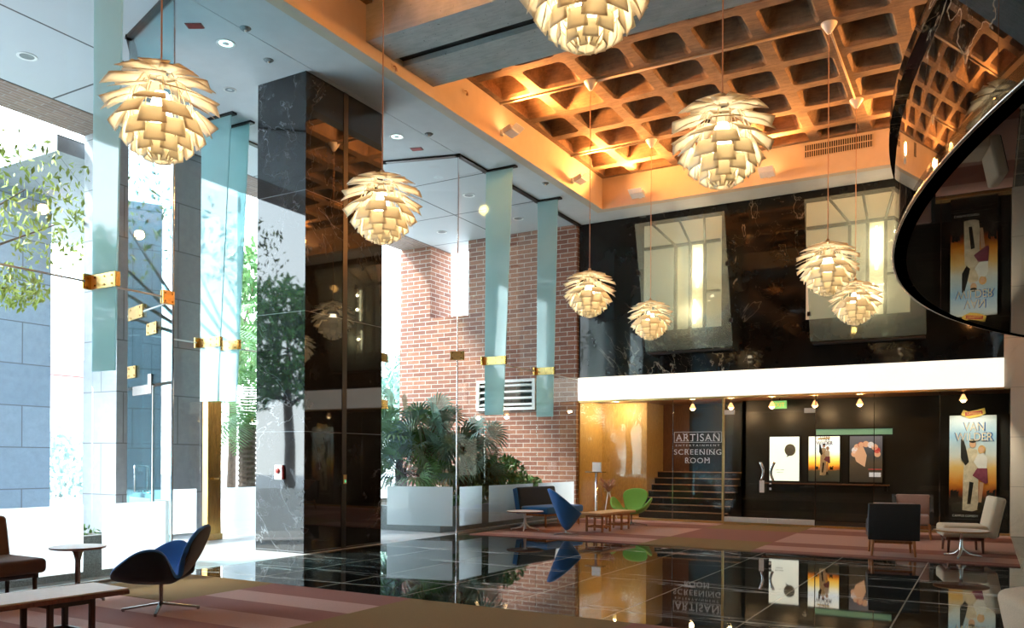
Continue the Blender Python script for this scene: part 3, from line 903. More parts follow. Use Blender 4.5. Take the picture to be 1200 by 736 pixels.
for p in ((.03, 1.115, 2.02, 2.03), (.03, 1.115, 1.79, 1.80), (.03, .04, 1.79, 2.03), (1.105, 1.115, 1.79, 2.03)):
    box(bm, p[0], p[1], yt - .002, yt + .002, p[2], p[3])
addtext(bm, 'ENTERTAINMENT', .06, .57, yt, 1.705, spacing=1.6, width=1.0)
serif_text(bm, 'SCREENING', .17, .57, yt, 1.52, 1.08)
serif_text(bm, 'ROOM', .17, .57, yt, 1.33, .56)
build('lettering', bm, MB['lettering'], LW)

# posters on the inner wall; their sheets glow in place of lamplight
def grad_poster(name, stops, strength=0.0, noisy=.06):
    m, nt, b = newmat(name)
    tc = nt.nodes.new('ShaderNodeTexCoord'); sp = nt.nodes.new('ShaderNodeSeparateXYZ'); nt.links.new(tc.outputs['Generated'], sp.inputs[0])
    f = noise(nt, coords(nt, (1, 1, 1)), 5, 5, .6)
    v = math_(nt, 'ADD', sp.outputs[2], math_(nt, 'MULTIPLY', math_(nt, 'SUBTRACT', f, .5), noisy * 2))
    cr = nt.nodes.new('ShaderNodeValToRGB'); nt.links.new(v, cr.inputs[0])
    e = cr.color_ramp.elements
    while len(e) > 1: e.remove(e[-1])
    e[0].position = stops[0][0]; e[0].color = (*stops[0][1], 1)
    for p, c in stops[1:]:
        q = e.new(p); q.color = (*c, 1)
    nt.links.new(cr.outputs[0], b.inputs['Base Color'])
    if strength:
        nt.links.new(cr.outputs[0], b.inputs['Emission Color']); b.inputs['Emission Strength'].default_value = strength
    b.inputs['Roughness'].default_value = .4
    return m
ART = [(0, (.02, .02, .02)), (.2, (.03, .025, .02)), (.27, (.35, .06, .01)), (.36, (.75, .28, .03)), (.5, (.80, .52, .18)), (.62, (.62, .66, .66)), (.8, (.30, .50, .72)), (1, (.72, .78, .84))]
def gfig(t, pts, mat, y=-.012, th=.006, name='printed_figure', sc=1.0, ox=0, oz=0):
    bm = B(); prism(bm, [(ox + p[0] * sc, y, oz + p[1] * sc) for p in pts], (0, th, 0)); return build(name, bm, mat, t)
MB['skin'] = simple('printed_skin', (.62, .36, .22), .5, var=.1); MB['robe'] = simple('printed_cream_robe', (.66, .56, .42), .5, var=.25, scale=10)
MB['pshirt'] = simple('printed_white_shirt', (.78, .76, .76), .5, var=.05); MB['pmaroon'] = simple('printed_maroon', (.24, .05, .09), .5, var=.2)
MB['pblack'] = simple('printed_black', (.012, .011, .01), .5, var=.2); MB['pyellow'] = simple('printed_yellow', (.75, .50, .08), .5, var=.15); MB['pred'] = simple('printed_red', (.45, .05, .03), .5, var=.1)
MB['pblue'] = simple('printed_blue', (.06, .16, .42), .5, var=.15); MB['pgrey'] = simple('printed_grey', (.16, .17, .16), .5, var=.2); MB['phair'] = simple('printed_blond', (.6, .36, .14), .5, var=.2)
def ell(cx, cz, rx, rz, n=18):
    return [(cx + rx * math.cos(2 * PI * k / n), cz + rz * math.sin(2 * PI * k / n)) for k in range(n)]
def figures(t, sc, oz, y=-.02, th=.008):
    """two generic standing figures as layered flat shapes; designed for a unit 0.8 x 2.0 sheet centred on x=0"""
    F = lambda pts, m, dy=0: gfig(t, pts, MB[m], y - dy, th, 'printed_figure', sc, 0, oz)
    F([(-.17, .18), (.0, .16), (.10, .2), (.10, .9), (.08, 1.36), (-.06, 1.40), (-.14, 1.30), (-.16, .8)], 'robe')
    F([(-.20, 1.2), (-.12, 1.05), (-.06, 1.12), (-.10, 1.34), (-.16, 1.58), (-.2, 1.56)], 'pblack', .004)
    F(ell(-.0, 1.47, .055, .075), 'skin', .008); F(ell(.0, 1.53, .06, .04), 'pblack', .010)
    F([(-.09, .30), (-.03, .30), (.02, .72), (-.05, .74)], 'pblack', .006)
    F([(.10, 1.0), (.24, .98), (.25, 1.2), (.18, 1.3), (.08, 1.26), (.02, 1.12)], 'pshirt', .009)
    F(ell(.155, 1.36, .065, .085), 'phair', .008); F(ell(.15, 1.36, .04, .055), 'skin', .011)
    F([(.0, .86), (.22, .7), (.26, .72), (.25, 1.0), (.08, 1.0)], 'pmaroon', .010)
    F([(.10, .32), (.15, .30), (.19, .72), (.12, .74)], 'skin', .007); F([(.08, .2), (.2, .2), (.16, .34), (.1, .34)], 'pblack', .009)
    R = random.Random(3)
    for side in (-1, 1):
        for k in range(4):
            x = side * (.26 + .034 * k); h = R.uniform(.12, .2)
            F([(x - .014, .42), (x + .014, .42), (x + .02, .42 + h * .6), (x + .03, .42 + h), (x + .01, .42 + h * .9), (x - .02, .42 + h * .8)], 'pblack')
def title(t, sc, oz, y=-.02):
    bm = B(); addtext(bm, 'VAN', .24 * sc, .02 * sc, y, oz + 1.80 * sc, .006, 1.0, width=.36 * sc); 
    addtext(bm, 'WILDER', .23 * sc, .02 * sc, y, oz + 1.60 * sc, .006, 1.0, width=.66 * sc); build('lettering', bm, MB['robe'], t)
    bm = B(); addtext(bm, 'VAN', .27 * sc, .026 * sc, y + .012, oz + 1.79 * sc, .004, 1.0, width=.40 * sc); addtext(bm, 'WILDER', .26 * sc, .026 * sc, y + .012, oz + 1.59 * sc, .004, 1.0, width=.71 * sc); build('lettering_shadow', bm, MB['pblue'], t)
def frame(t, w, h, y0=-.03, mat='dark', b_=.03):
    bm = B()
    for p in ((-w / 2 - b_, w / 2 + b_, -b_, 0), (-w / 2 - b_, w / 2 + b_, h, h + b_), (-w / 2 - b_, -w / 2, 0, h), (w / 2, w / 2 + b_, 0, h)):
        box(bm, p[0], p[1], y0, 0, p[2], p[3])
    build('frame', bm, MB[mat], t)
yp = YI - .0
def pspan(x0, x1): return (x0 + x1) / 2, x1 - x0
pw = .675; ph = 1.03; pz = .925
t = thing('glow_poster', 'bright white glowing poster with a single dark grey circle on the dark inner wall', 'poster', (-4.105, yp, pz))
bm = B(); box(bm, -pw / 2, pw / 2, -.025, 0, 0, ph); sh = build('sheet', bm, emit('white_poster', (.93, .97, .88), .85), t)
gfig(sh, ell(.13, .72, .125, .14, 28), MB['pgrey'], -.032); gfig(sh, [(.07, .6), (.14, .6), (.04, .54)], MB['pgrey'], -.032)
bm = B(); addtext(bm, 'the new', .06, -.1, -.03, .24); addtext(bm, 'season', .06, -.1, -.03, .18); build('small_print', bm, MB['pgrey'], sh); frame(t, pw, ph)
t = thing('glow_poster', 'small glowing movie poster with orange field and two figures, right of the white poster', 'poster', (-3.224, yp, pz))
ART2 = [(0, (.02, .02, .015)), (.24, (.05, .04, .02)), (.30, (.5, .12, .01)), (.40, (.95, .5, .05)), (.52, (.98, .72, .2)), (.60, (.95, .88, .66)), (.72, (.75, .86, .95)), (1, (.96, .94, .84))]
bm = B(); box(bm, -pw / 2, pw / 2, -.025, 0, 0, ph); sh = build('sheet', bm, grad_poster('field_poster', ART2, .95), t)
figures(sh, .52, .05, -.034); title(sh, .51, 0.02, -.036); frame(t, pw, ph)
bm = B(); prism(bm, [(-.14, -.034, .955), (.14, -.034, .985), (.13, -.034, 1.01), (-.13, -.034, .99)], (0, .006, 0)); build('ribbon', bm, MB['pyellow'], sh)
t = thing('glow_poster', 'dark movie poster with a ring of pale faces, rightmost of the three behind glass', 'poster', (-2.338, yp, pz))
bm = B(); box(bm, -pw / 2, pw / 2, -.025, 0, 0, ph); sh = build('sheet', bm, grad_poster('crowd_poster', [(0, (.03, .022, .015)), (.45, (.07, .05, .03)), (.6, (.05, .05, .05)), (1, (.12, .12, .14))], .8), t)
Rp = random.Random(5)
MB['pface'] = emit('glowing_printed_face', (.70, .42, .26), .5); MB['pfacew'] = emit('glowing_printed_white', (.7, .7, .74), .45); MB['pfacer'] = emit('glowing_printed_red', (.5, .06, .05), .45)  # printed faces given the same added glow as the sheets
for k in range(9):
    a = PI * (1.05 - 1.1 * k / 8)
    gfig(sh, ell(.24 * math.cos(a), .66 + .19 * math.sin(a), .066, .07), MB[('pface', 'pfacew', 'pface', 'pfacer')[k % 4]], -.034)
gfig(sh, [(-.2, .46), (-.02, .34), (.02, .60), (-.05, .78), (-.16, .77), (-.24, .6)], MB['pface'], -.036); gfig(sh, ell(-.1, .83, .05, .064), MB['pface'], -.038)
gfig(sh, [(.05, .28), (.33, .28), (.33, .30), (.05, .30)], MB['pfacer'], -.036); gfig(sh, [(.07, .12), (.31, .12), (.31, .22), (.07, .22)], MB['pfacew'], -.036)
frame(t, pw, ph)
t = thing('wall_shelf', 'thin wooden ledge running under the three posters', 'shelf', (-3.05, YI, .85))
bm = B(); box(bm, -1.55, 1.2, -.12, 0, 0, .03); build('board', bm, MB['brownwall'], t)
bm = B(); box(bm, -1.5, -1.44, -.1, 0, -.12, 0); box(bm, 1.1, 1.16, -.1, 0, -.12, 0); build('bracket', bm, MB['dark'], t)
t = thing('light_strip', 'greenish glowing light strip high on the wall above the glowing posters', 'light', (-2.55, YI, 1.99))
bm = B(); box(bm, -.85, .75, -.05, 0, 0, .13); build('tube', bm, emit('green_strip', (.20, .42, .30), .32), t)
bm = B(); box(bm, -.87, .77, -.1, 0, .13, .15); build('cover', bm, MB['dark'], t)

# big cardboard standee
t = thing('standee', 'tall cardboard film standee with robed figure and orange field, beside the right stone pier', 'standee', (-.235, 18.45, .27))
SW, SH = .80, 2.03
bm = B(); box(bm, -SW / 2, SW / 2, -.02, .02, 0, SH); sh = build('board', bm, grad_poster('standee_art', ART, 0.0), t)
figures(sh, 1.0, .0, -.035, .012); title(sh, .96, .0, -.04)
bm = B(); prism(bm, [(-.17, -.05, 2.02), (-.05, -.05, 1.97), (.10, -.05, 2.0), (.22, -.05, 2.06), (.24, -.05, 1.95), (.2, -.05, 2.17), (.06, -.05, 2.13), (-.07, -.05, 2.10), (-.16, -.05, 2.14), (-.2, -.05, 2.05)], (0, .01, 0)); rb = build('ribbon', bm, MB['pyellow'], t)
bm = B(); prism(bm, [(-.13, -.056, 2.02), (.17, -.056, 2.05), (.16, -.056, 2.12), (-.13, -.056, 2.09)], (0, .006, 0)); build('ribbon_centre', bm, MB['pred'], rb)
bm = B(); addtext(bm, 'Lampoon', .08, .02, -.058, 2.045, .002, width=.24); build('ribbon_lettering', bm, MB['pyellow'], rb)
bm = B(); addtext(bm, 'CAMPUS COMEDY', .06, -.12, -.03, .05, .002, width=.44); build('small_print', bm, MB['lettering'], sh)
bm = B(); prism(bm, [(-.3, .02, 0), (-.3, .35, 0), (-.3, .02, 1.2)], (.02, 0, 0)); prism(bm, [(.28, .02, 0), (.28, .35, 0), (.28, .02, 1.2)], (.02, 0, 0)); box(bm, -SW / 2, SW / 2, -.06, .35, -.27, 0); build('support', bm, MB['pblack'], t)
bm = B(); box(bm, .20, .385, 18.6, 18.66, 0, 2.32); struct('wall_right', bm, MB['darkwall'])

MB['amber'] = emit('amber_glass_shade', (1, .50, .20), 1.6); MB['spotbulb'] = emit('warm_spot_bulb', (1, .72, .38), 12)
# little ceiling spots of the screening room
def spot(x, y, label, e=18):
    t = thing('spotlight', label, 'light', (x, y, 2.82), 0, 'small ceiling spots of the screening room')
    bm = B(); cone(bm, (0, 0, -.10), (0, 0, 0), .006, .006, 6); cone(bm, (0, 0, -.02), (0, 0, 0), .05, .05, 16); build('stem', bm, MB['brass'], t)
    bm = B(); lathe(bm, [(.02, -.10), (.035, -.13), (.075, -.22), (.07, -.22), (.03, -.135), (.015, -.11)], 20); sh = build('shade', bm, MB['amber'], t, smooth=True)
    bm = B(); bmesh.ops.create_uvsphere(bm, u_segments=14, v_segments=8, radius=.05, matrix=Matrix.Translation((0, 0, -.215))); build('bulb', bm, MB['spotbulb'], sh, smooth=True)
    lamp('glow', 'POINT', (0, 0, -.32), e, (1, .62, .3), .05, t)
    return t
names = ['above the staircase lettering', 'beside the brass door jamb', 'above the left door handle', 'above the gap between white and orange posters', 'above the dark poster', 'above the tall cardboard standee']
for x, n_ in zip((-6.0, -5.1, -4.18, -3.26, -2.35, -.40), names):
    spot(x, 19.0 if x < -1 else 18.5, 'small glowing cone spotlight ' + n_, 14 if x < -1 else 0)
sp = lamp('standee_spot', 'SPOT', (-.35, 17.3, 2.74), 130, (1, .86, .66), .05, None, None, spot_size=math.radians(75), spot_blend=.6); aim(sp, (.1, 1.1, -1.35))
t = thing('exit_sign', 'dim green exit sign on the screening room ceiling', 'sign', (-4.1, 19.4, 2.82))
bm = B(); box(bm, -.16, .16, -.02, .02, -.24, -.06, .005, 1); build('panel', bm, emit('green_exit', (.12, .45, .18), .35), t)
bm = B(); addtext(bm, 'EXIT', .14, 0, -.024, -.20, .002, width=.24); build('lettering', bm, MB['pyellow'], t)
bm = B(); box(bm, -.01, .01, -.01, .01, -.06, 0); build('stem', bm, MB['dark'], t)
# warm wall washers inside, left bay
lamp('veneer_glow', 'POINT', (-7.9, 18.9, 2.6), 40, (1, .72, .34), .03)

# ------------------------------------------------------------------ suspended frosted panels on the black wall
def wall_panel(xc, w, label):
    t = thing('frosted_panel', label, 'panel', (xc, YW, 0))
    yb, yt_, zb, zt = -.20, -.92, 3.86, 6.60
    n = Vector((0, zt - zb, -(yt_ - yb))).normalized() * .02
    bm = B(); prism(bm, [(-w / 2, yb, zb), (w / 2, yb, zb), (w / 2, yt_, zt), (-w / 2, yt_, zt)], n); build('pane', bm, MB['panel'], t)
    bm = B(); box(bm, -w / 2 - .12, w / 2 - .30, -.02, -.004, 4.35, 6.78); build('backing', bm, MB['panelback'], t)  # added pale plate that glows by its material
    # steel frame on the wall and arms to the pane
    bm = B()
    for x in (-.34, 0, .33):
        box(bm, x - .03, x + .03, -.10, -.02, 4.15, 6.24)
    box(bm, -w / 2 - .10, w / 2 - .32, -.10, -.02, 6.21, 6.27); box(bm, .36, w / 2 - .32, -.10, -.02, 5.12, 5.16)
    build('frame', bm, MB['dark'], t)
    for x0, x1 in ((-.34, -.62), (0, 0), (.33, .55)):
        bm = B(); tube(bm, [(x0, -.08, 6.24), (x1, yt_ + .06, zt - .03)], .028, 6); build('arm', bm, MB['dark'], t)
    bm = B(); box(bm, -w / 2 + .05, w / 2 - .02, yb - .05, -.02, zb - .06, zb - .03); build('ledge', bm, MB['pblack'], t)
    bm = B()
    for s in (-1, 1):
        for q in (.2, .62):
            y_, z_ = yb + (yt_ - yb) * q, zb + (zt - zb) * q
            box(bm, s * w / 2 - .03, s * w / 2 + .03, y_ - .04, y_ + .05, z_ - .04, z_ + .04)
    build('clip', bm, MB['dark'], t)
    bm = B(); cone(bm, (.16, -.045, 5.25), (.16, -.045, 6.12), .022, .022, 12); cone(bm, (.10, -.045, 4.45), (.10, -.045, 4.98), .022, .022, 12); build('lamp_tube', bm, emit('warm_tube', (1, .78, .52), 9), t, smooth=True)
    lamp('tube_glow', 'POINT', (.16, -.17, 5.95), 13, (1, .74, .42), .03, t); lamp('tube_glow', 'POINT', (.16, -.17, 5.55), 13, (1, .74, .42), .03, t); lamp('tube_glow', 'POINT', (.10, -.17, 4.72), 12, (1, .72, .40), .03, t)
    return t
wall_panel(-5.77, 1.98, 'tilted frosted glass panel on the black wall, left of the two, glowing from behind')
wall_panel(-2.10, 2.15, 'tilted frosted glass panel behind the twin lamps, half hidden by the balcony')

# ------------------------------------------------------------------ curved balcony
ZB, ZT = 3.27, 4.42
ctrl = [(.149, 4.72), (-.034, 5.33), (-.229, 6.0), (-.38, 6.56), (-.54, 7.2), (-.68, 7.96), (-.765, 8.63), (-.79, 9.3), (-.765, 10.0), (-.684, 10.76), (-.40, 12.16), (-.07, 13.1), (.30, 14.1)]
def circ():
    # smooth plan curve: circle fitted through the measured points
    cx, cy, r = 10.60, 9.36, 11.39
    a0 = math.acos((2.88 - cx) / r)
    pts = []
    n = 72
    for i in range(n + 1):
        a = PI - (PI - a0) + 2 * (PI - a0) * i / n
        pts.append((cx + r * math.cos(a), cy - r * math.sin(a) if False else cy + r * math.sin(a)))
    pts.sort(key=lambda p: p[1])
    return pts
plan = circ()
t = thing('balcony', 'curved black polished marble balcony jutting in at the upper right', 'balcony', (0, 0, 0))
def sweep(sec):
    bm = B(); rings = []
    for i, (x, y) in enumerate(plan):
        a = plan[max(i - 1, 0)]; b_ = plan[min(i + 1, len(plan) - 1)]
        d = Vector((b_[0] - a[0], b_[1] - a[1], 0)).normalized(); n = Vector((-d.y, d.x, 0))
        if n.x > 0: n = -n
        rings.append([bm.verts.new(Vector((x, y, 0)) - n * q[0] + Vector((0, 0, q[1]))) for q in sec])
    m = len(sec)
    for i in range(len(rings) - 1):
        for k in range(m):
            bm.faces.new((rings[i][k], rings[i][(k + 1) % m], rings[i + 1][(k + 1) % m], rings[i + 1][k]))
    bm.faces.new(rings[0]); bm.faces.new(list(reversed(rings[-1])))
    return bm
build('fascia', sweep([(0, ZB - .0), (.10, ZB - .0), (.10, ZT - .12), (0, ZT - .12)]), MB['balcony'], t, smooth=True, angle=40)
bm = B()
poly = [bm.verts.new((x, y, ZB + .0)) for x, y in plan]
f = bm.faces.new(poly)
r = bmesh.ops.extrude_face_region(bm, geom=[f])
for v in [g for g in r['geom'] if isinstance(g, bmesh.types.BMVert)]: v.co.z += .12
build('underside', bm, MB['soffit'], t)
build('coping', sweep([(-.05, ZT - .12), (.14, ZT - .12), (.14, ZT), (-.05, ZT)]), MB['balcony'], t, smooth=True, angle=40)
bm = B()
tube(bm, [(x - .012, y, ZB + .01) for x, y in plan], .014, 6)
build('edge_trim', bm, MB['darkchrome'], t, smooth=True)

# ------------------------------------------------------------------ pendant lamps
ROWS = [  # inner r, inner z, outer r, outer z, inner width, outer width
    (.060, .368, .270, .352, .10, .24),
    (.110, .335, .370, .288, .13, .25),
    (.180, .270, .432, .198, .15, .25),
    (.220, .185, .437, .092, .16, .25),
    (.250, .105, .425, -.008, .17, .245),
    (.268, .050, .378, -.092, .18, .235),
    (.272, -.012, .330, -.158, .18, .215),
    (.252, -.070, .285, -.215, .17, .19),
    (.220, -.125, .236, -.265, .15, .165),
    (.178, -.175, .182, -.305, .125, .135),
    (.125, -.222, .122, -.338, .095, .105),
    (.072, -.268, .058, -.360, .07, .055)]
leafme = []
for k, (ri, zi, ro, zo, wi, wo) in enumerate(ROWS):
    bm = B()
    nu, nv = 6, 5
    for sgn in (0,):
        def fn(u, v, ri=ri, zi=zi, ro=ro, zo=zo, wi=wi, wo=wo):
            r = ri + (ro - ri) * u; z = zi + (zo - zi) * u
            w = wi + (wo - wi) * u
            # slight bow along the leaf and across it
            nrm = Vector((zi - zo, 0, ro - ri)).normalized()
            bow = .006 * math.sin(PI * u)
            y = (v - .5) * w
            p = Vector((r, y, z)) + nrm * (bow - (y * y) * .30)
            return p
        grid(bm, fn, nu, nv)
    me = bpy.data.meshes.new('shade_leaf')
    bmesh.ops.recalc_face_normals(bm, faces=bm.faces)
    r = bmesh.ops.solidify(bm, geom=list(bm.faces), thickness=.004)
    bm.to_mesh(me); bm.free(); me.materials.append(MB['leaf'])
    for p in me.polygons: p.use_smooth = True
    leafme.append(me)
def pendant(x, y, z, ztop, label, rz):
    t = thing('pendant_lamp', label, 'lamp', (x, y, z), rz, 'layered leaf pendant lamps')
    for k, me in enumerate(leafme):
        for i in range(6):
            o = bpy.data.objects.new('shade_leaf', me); COL.objects.link(o); o.parent = t
            o.rotation_euler = (0, 0, i * PI / 3 + (PI / 6 if k % 2 else 0))
    bm = B(); lathe(bm, [(.0, .20), (.05, .20), (.075, .12), (.085, .0), (.07, -.12), (.04, -.2), (0, -.22)], 20); build('bulb', bm, MB['bulb'], t, smooth=True)
    bm = B()
    for i in range(12):
        a = i * PI / 6 + .26
        pts = []
        for q in range(8):
            u = q / 7; zz = .34 - .68 * u
            rr = .05 + .20 * math.sin(PI * min(1, .10 + .9 * u * .98)) ** .8
            pts.append((rr * math.cos(a), rr * math.sin(a), zz))
        tube(bm, pts, .004, 5)
    build('rib_cage', bm, MB['core'], t, smooth=True)
    bm = B(); lathe(bm, [(0, .46), (.022, .46), (.03, .42), (.11, .405), (.11, .395), (0, .395)], 20); build('top_cap', bm, MB['core'], t, smooth=True)
    bm = B(); cone(bm, (0, 0, .44), (0, 0, ztop - z - .05), .0065, .0065, 8); build('cable', bm, MB['copper'], t)
    bm = B(); lathe(bm, [(0, ztop - z - .15), (.025, ztop - z - .15), (.11, ztop - z - .02), (.115, ztop - z), (0, ztop - z)], 24); build('canopy', bm, MB['whitemetal'], t, smooth=True)
    lamp('glow', 'POINT', (0, 0, -.02), 400, (1, .78, .50), .06, t)
    return t
PX = (-5.80, -2.02); PY = (4.37, 7.22, 12.67, 15.57)
pendant(-5.78, 4.37, 4.13, ZC, 'large cream leaf-layered pendant lamp hanging before the wide pale blue fin at far left', .2)
pendant(-5.86, 7.28, 4.15, ZC, 'cream leaf-layered pendant lamp hanging just in front of the black column', .5)
pendant(-2.22, 4.80, 4.37, ZC, 'biggest cream leaf-layered pendant lamp, cut off by the top edge under the concrete beam', .1)
pendant(-2.015, 7.17, 4.135, ZC, 'cream leaf-layered pendant lamp glowing in front of the coffered ceiling right of centre', .35)
pendant(-5.79, 12.68, 4.14, ZC, 'small cream leaf-layered pendant lamp near the corner of brick and black marble', .3)
pendant(-5.79, 15.58, 4.13, ZC, 'smallest cream leaf-layered pendant lamp, overlapping the foot of the first tilted glass panel', .6)
pendant(-2.01, 12.67, 4.15, ZC, 'higher of the two cream leaf-layered pendant lamps before the second tilted glass panel', .15)
pendant(-2.01, 15.58, 4.14, ZC, 'lower of the two cream leaf-layered pendant lamps before the second tilted glass panel', .45)

# surface conduits on the ribs
def conduit(a, b_, label):
    bm = B(); cone(bm, a, b_, .018, .018, 8); return tag(build('conduit', bm, MB['fascia'], smooth=True), label, 'conduit')
conduit((-7.55, 12.67, ZC - .02), (-5.9, 12.67, ZC - .02), 'thin conduit from the left orange fascia to the first lamp canopy')
conduit((-5.7, 12.67, ZC - .02), (-2.12, 12.67, ZC - .02), 'long thin conduit across the coffers joining two lamp canopies')
conduit((-7.55, 15.57, ZC - .02), (-5.9, 15.57, ZC - .02), 'thin conduit from the left orange fascia to the farther lamp canopy')
conduit((-2.02, 12.78, ZC - .02), (-2.02, 15.47, ZC - .02), 'thin conduit linking the two lamp canopies near the air vent')

# floodlights on the fascia
def flood(loc, rz, label, energy=260, tilt=1.0):
    t = thing('floodlight', label, 'light', loc, rz, 'small floodlights on the ceiling fascia')   # local +X points into the room
    bm = B(); box(bm, 0, .05, -.03, .03, -.05, .05); cone(bm, (.03, 0, 0), (.14, 0, -.02), .012, .012, 8); build('bracket', bm, MB['whitemetal'], t)
    M = Matrix.Translation((.2, 0, .0)) @ Matrix.Rotation(-.35, 4, 'Y')
    bm = B(); box(bm, -.09, .09, -.15, .15, -.06, .04, .01, 1, M=M); build('housing', bm, MB['whitemetal'], t)
    bm = B(); box(bm, -.075, .075, -.13, .13, .041, .047, M=M); build('lamp_glass', bm, emit('flood_glass', (1, .66, .3), 9), t)
    bm = B(); prism(bm, [(.28, -.15, -.03), (.28, .15, -.03), (.40, .15, .05), (.40, -.15, .05)], (0, 0, .008)); build('barn_door', bm, MB['white_top'], t)
    if energy:
        l = lamp('flood_beam', 'SPOT', (.42, 0, .12), energy, (1, .40, .105), .12, t, None, spot_size=math.radians(165), spot_blend=.7)
        l.rotation_euler = Vector((1, 0, .75)).to_track_quat('-Z', 'Y').to_euler()
    return t
FE = 560
FN = 170
flood((-7.55, 12.71, 7.22), 0, 'small floodlight on the left orange fascia, the one above the first glass fin', FE)
flood((-7.55, 15.6, 7.22), 0, 'small floodlight on the left orange fascia, the one nearest the back corner', FE)
flood((-6.63, 17.2, 7.2), -PI / 2, 'small floodlight on the back fascia, left of the big lamp', FE)
flood((-3.86, 17.2, 7.2), -PI / 2, 'small floodlight on the back fascia, beside the big lamp', FE)
flood((-7.55, 7.6, 7.22), 0, 'small floodlight on the left fascia, in front of the concrete beam', FN)
flood((-7.55, 4.6, 7.22), 0, 'small floodlight on the left fascia, beyond the top of the view', FN)
flood((-.9, 17.2, 7.2), -PI / 2, 'small floodlight on the back fascia, hidden behind the balcony', FE)
flood((3.0, 14.2, 7.2), PI, 'small floodlight on the right wall above the balcony', FE)
flood((3.0, 11.6, 7.2), PI, 'small floodlight on the right wall above the balcony, nearer the beam', FE)
flood((3.0, 3.6, 7.2), PI, 'small floodlight on the right wall, far in front of the beam', FN)
flood((-5.2, -4.2, 7.2), PI / 2, 'small floodlight on the front wall behind the viewer, toward the glass', 420)
flood((-.6, -4.2, 7.2), PI / 2, 'small floodlight on the front wall behind the viewer, toward the right wall', 420)
flood((3.0, 7.2, 7.2), PI, 'small floodlight on the right wall before the beam', FN)
def bracket(loc, rz, label):
    t = thing('wall_bracket', label, 'bracket', loc, rz, 'little brackets on the left fascia')
    bm = B(); box(bm, 0, .012, -.03, .03, -.03, .03, .003, 1); build('plate', bm, MB['fascia'], t)
    bm = B(); tube(bm, [(.01, 0, 0), (.05, 0, -.01), (.065, 0, -.04)], .008, 6); cone(bm, (.065, 0, -.04), (.065, 0, -.085), .014, .022, 10); build('hook', bm, MB['copper'], t, smooth=True)
bracket((-7.55, 11.5, 7.5), 0, 'little metal bracket on the left fascia just behind the concrete beam')
bracket((-7.55, 9.6, 7.12), 0, 'little metal bracket on the left fascia under the concrete beam groove')
bracket((-7.55, 16.3, 7.55), 0, 'little metal bracket on the left fascia near the back corner')
t = thing('air_vent', 'long slotted air vent in the back orange fascia', 'vent', (-2.55, 17.2, 7.42))
bm = B(); box(bm, -.63, .63, -.012, .0, 0, .27); build('backing', bm, MB['pblack'], t)
bm = B()
for k in range(31):
    x = -.62 + k * .0413; box(bm, x - .006, x + .006, -.03, -.012, .01, .26)
for z in (0, .13, .26): box(bm, -.64, .64, -.028, -.012, z - .008, z + .008)
build('grille', bm, MB['fascia'], t)
t = thing('air_vent', 'small dark square vent in the back fascia behind the big lamp', 'vent', (-5.1, 17.2, 7.42))
bm = B(); box(bm, -.12, .12, -.012, 0, 0, .27); build('backing', bm, MB['pblack'], t)
bm = B()
for k in range(6): box(bm, -.11 + k * .044 - .005, -.11 + k * .044 + .005, -.02, -.012, .01, .26)
build('grille', bm, MB['fascia'], t)

# ------------------------------------------------------------------ ceiling fittings
def downlight(x, y, label, lit, r=.12):
    t = thing('downlight', label, 'light', (x, y, H), 0, 'round recessed downlights')
    bm = B(); lathe(bm, [(r * .78, -.004), (r, -.006), (r * 1.08, -.012), (r * 1.1, 0), (r * .78, 0)], 28); build('ring', bm, MB['whitemetal'], t, smooth=True)
    bm = B(); lathe(bm, [(0.0, -.003), (r * .4, -.004), (r * .79, -.005)], 24); build('lens', bm, emit('lit_lens', (.72, 1, .92), 1.6) if lit else MB['granite'], t, smooth=True)
downlight(-9.02, 7.83, 'lit greenish downlight in the white ceiling left of the black column', True)
downlight(-9.0, 11.57, 'lit greenish downlight in the white ceiling right of the black column', True)
downlight(-11.77, 6.71, 'grey unlit downlight in the outdoor soffit at far left', False)
downlight(-9.64, 14.9, 'grey unlit downlight in the outdoor soffit left of the first teal fin', False)
downlight(-11.8, 17.0, 'grey unlit downlight in the outdoor soffit above the brick opening', False)
downlight(-9.56, 16.9, 'grey unlit downlight in the outdoor soffit between the two teal fins', False)
downlight(-10.1, 8.85, 'grey unlit downlight in the ceiling above the entrance recess', False, .09)
def plate(x, y, rz, label):
    t = thing('ceiling_plate', label, 'alarm', (x, y, H), rz, 'small red ceiling plates')
    bm = B(); box(bm, -.11, .11, -.065, .065, -.015, 0, .004, 1); build('base', bm, MB['redplate'], t)
    bm = B()
    for k in range(5): box(bm, -.09, .09, -.05 + k * .025 - .005, -.05 + k * .025 + .005, -.02, -.015)
    build('slots', bm, MB['red'], t)
plate(-9.0, 7.3, .5, 'small red slotted plate on the ceiling left of the black column')
plate(-9.03, 12.2, .3, 'small red slotted plate on the ceiling right of the black column')
def sprinkler(x, y, label):
    t = thing('sprinkler', label, 'sprinkler', (x, y, H), 0, 'small ceiling sprinklers')
    bm = B(); lathe(bm, [(0, -.03), (.05, -.025), (.07, -.006), (.075, 0), (0, 0)], 20); build('cap', bm, MB['granite'], t, smooth=True)
    bm = B(); cone(bm, (0, 0, -.05), (0, 0, -.025), .012, .02, 10); build('head', bm, MB['whitemetal'], t)
sprinkler(-8.48, 7.68, 'small ceiling sprinkler above the left corner of the black column')
sprinkler(-8.86, 8.45, 'small ceiling sprinkler close to the top of the black column')
sprinkler(-8.44, 11.75, 'small ceiling sprinkler beside the right downlight')
sprinkler(-7.85, 15.0, 'small ceiling sprinkler near the second teal fin')

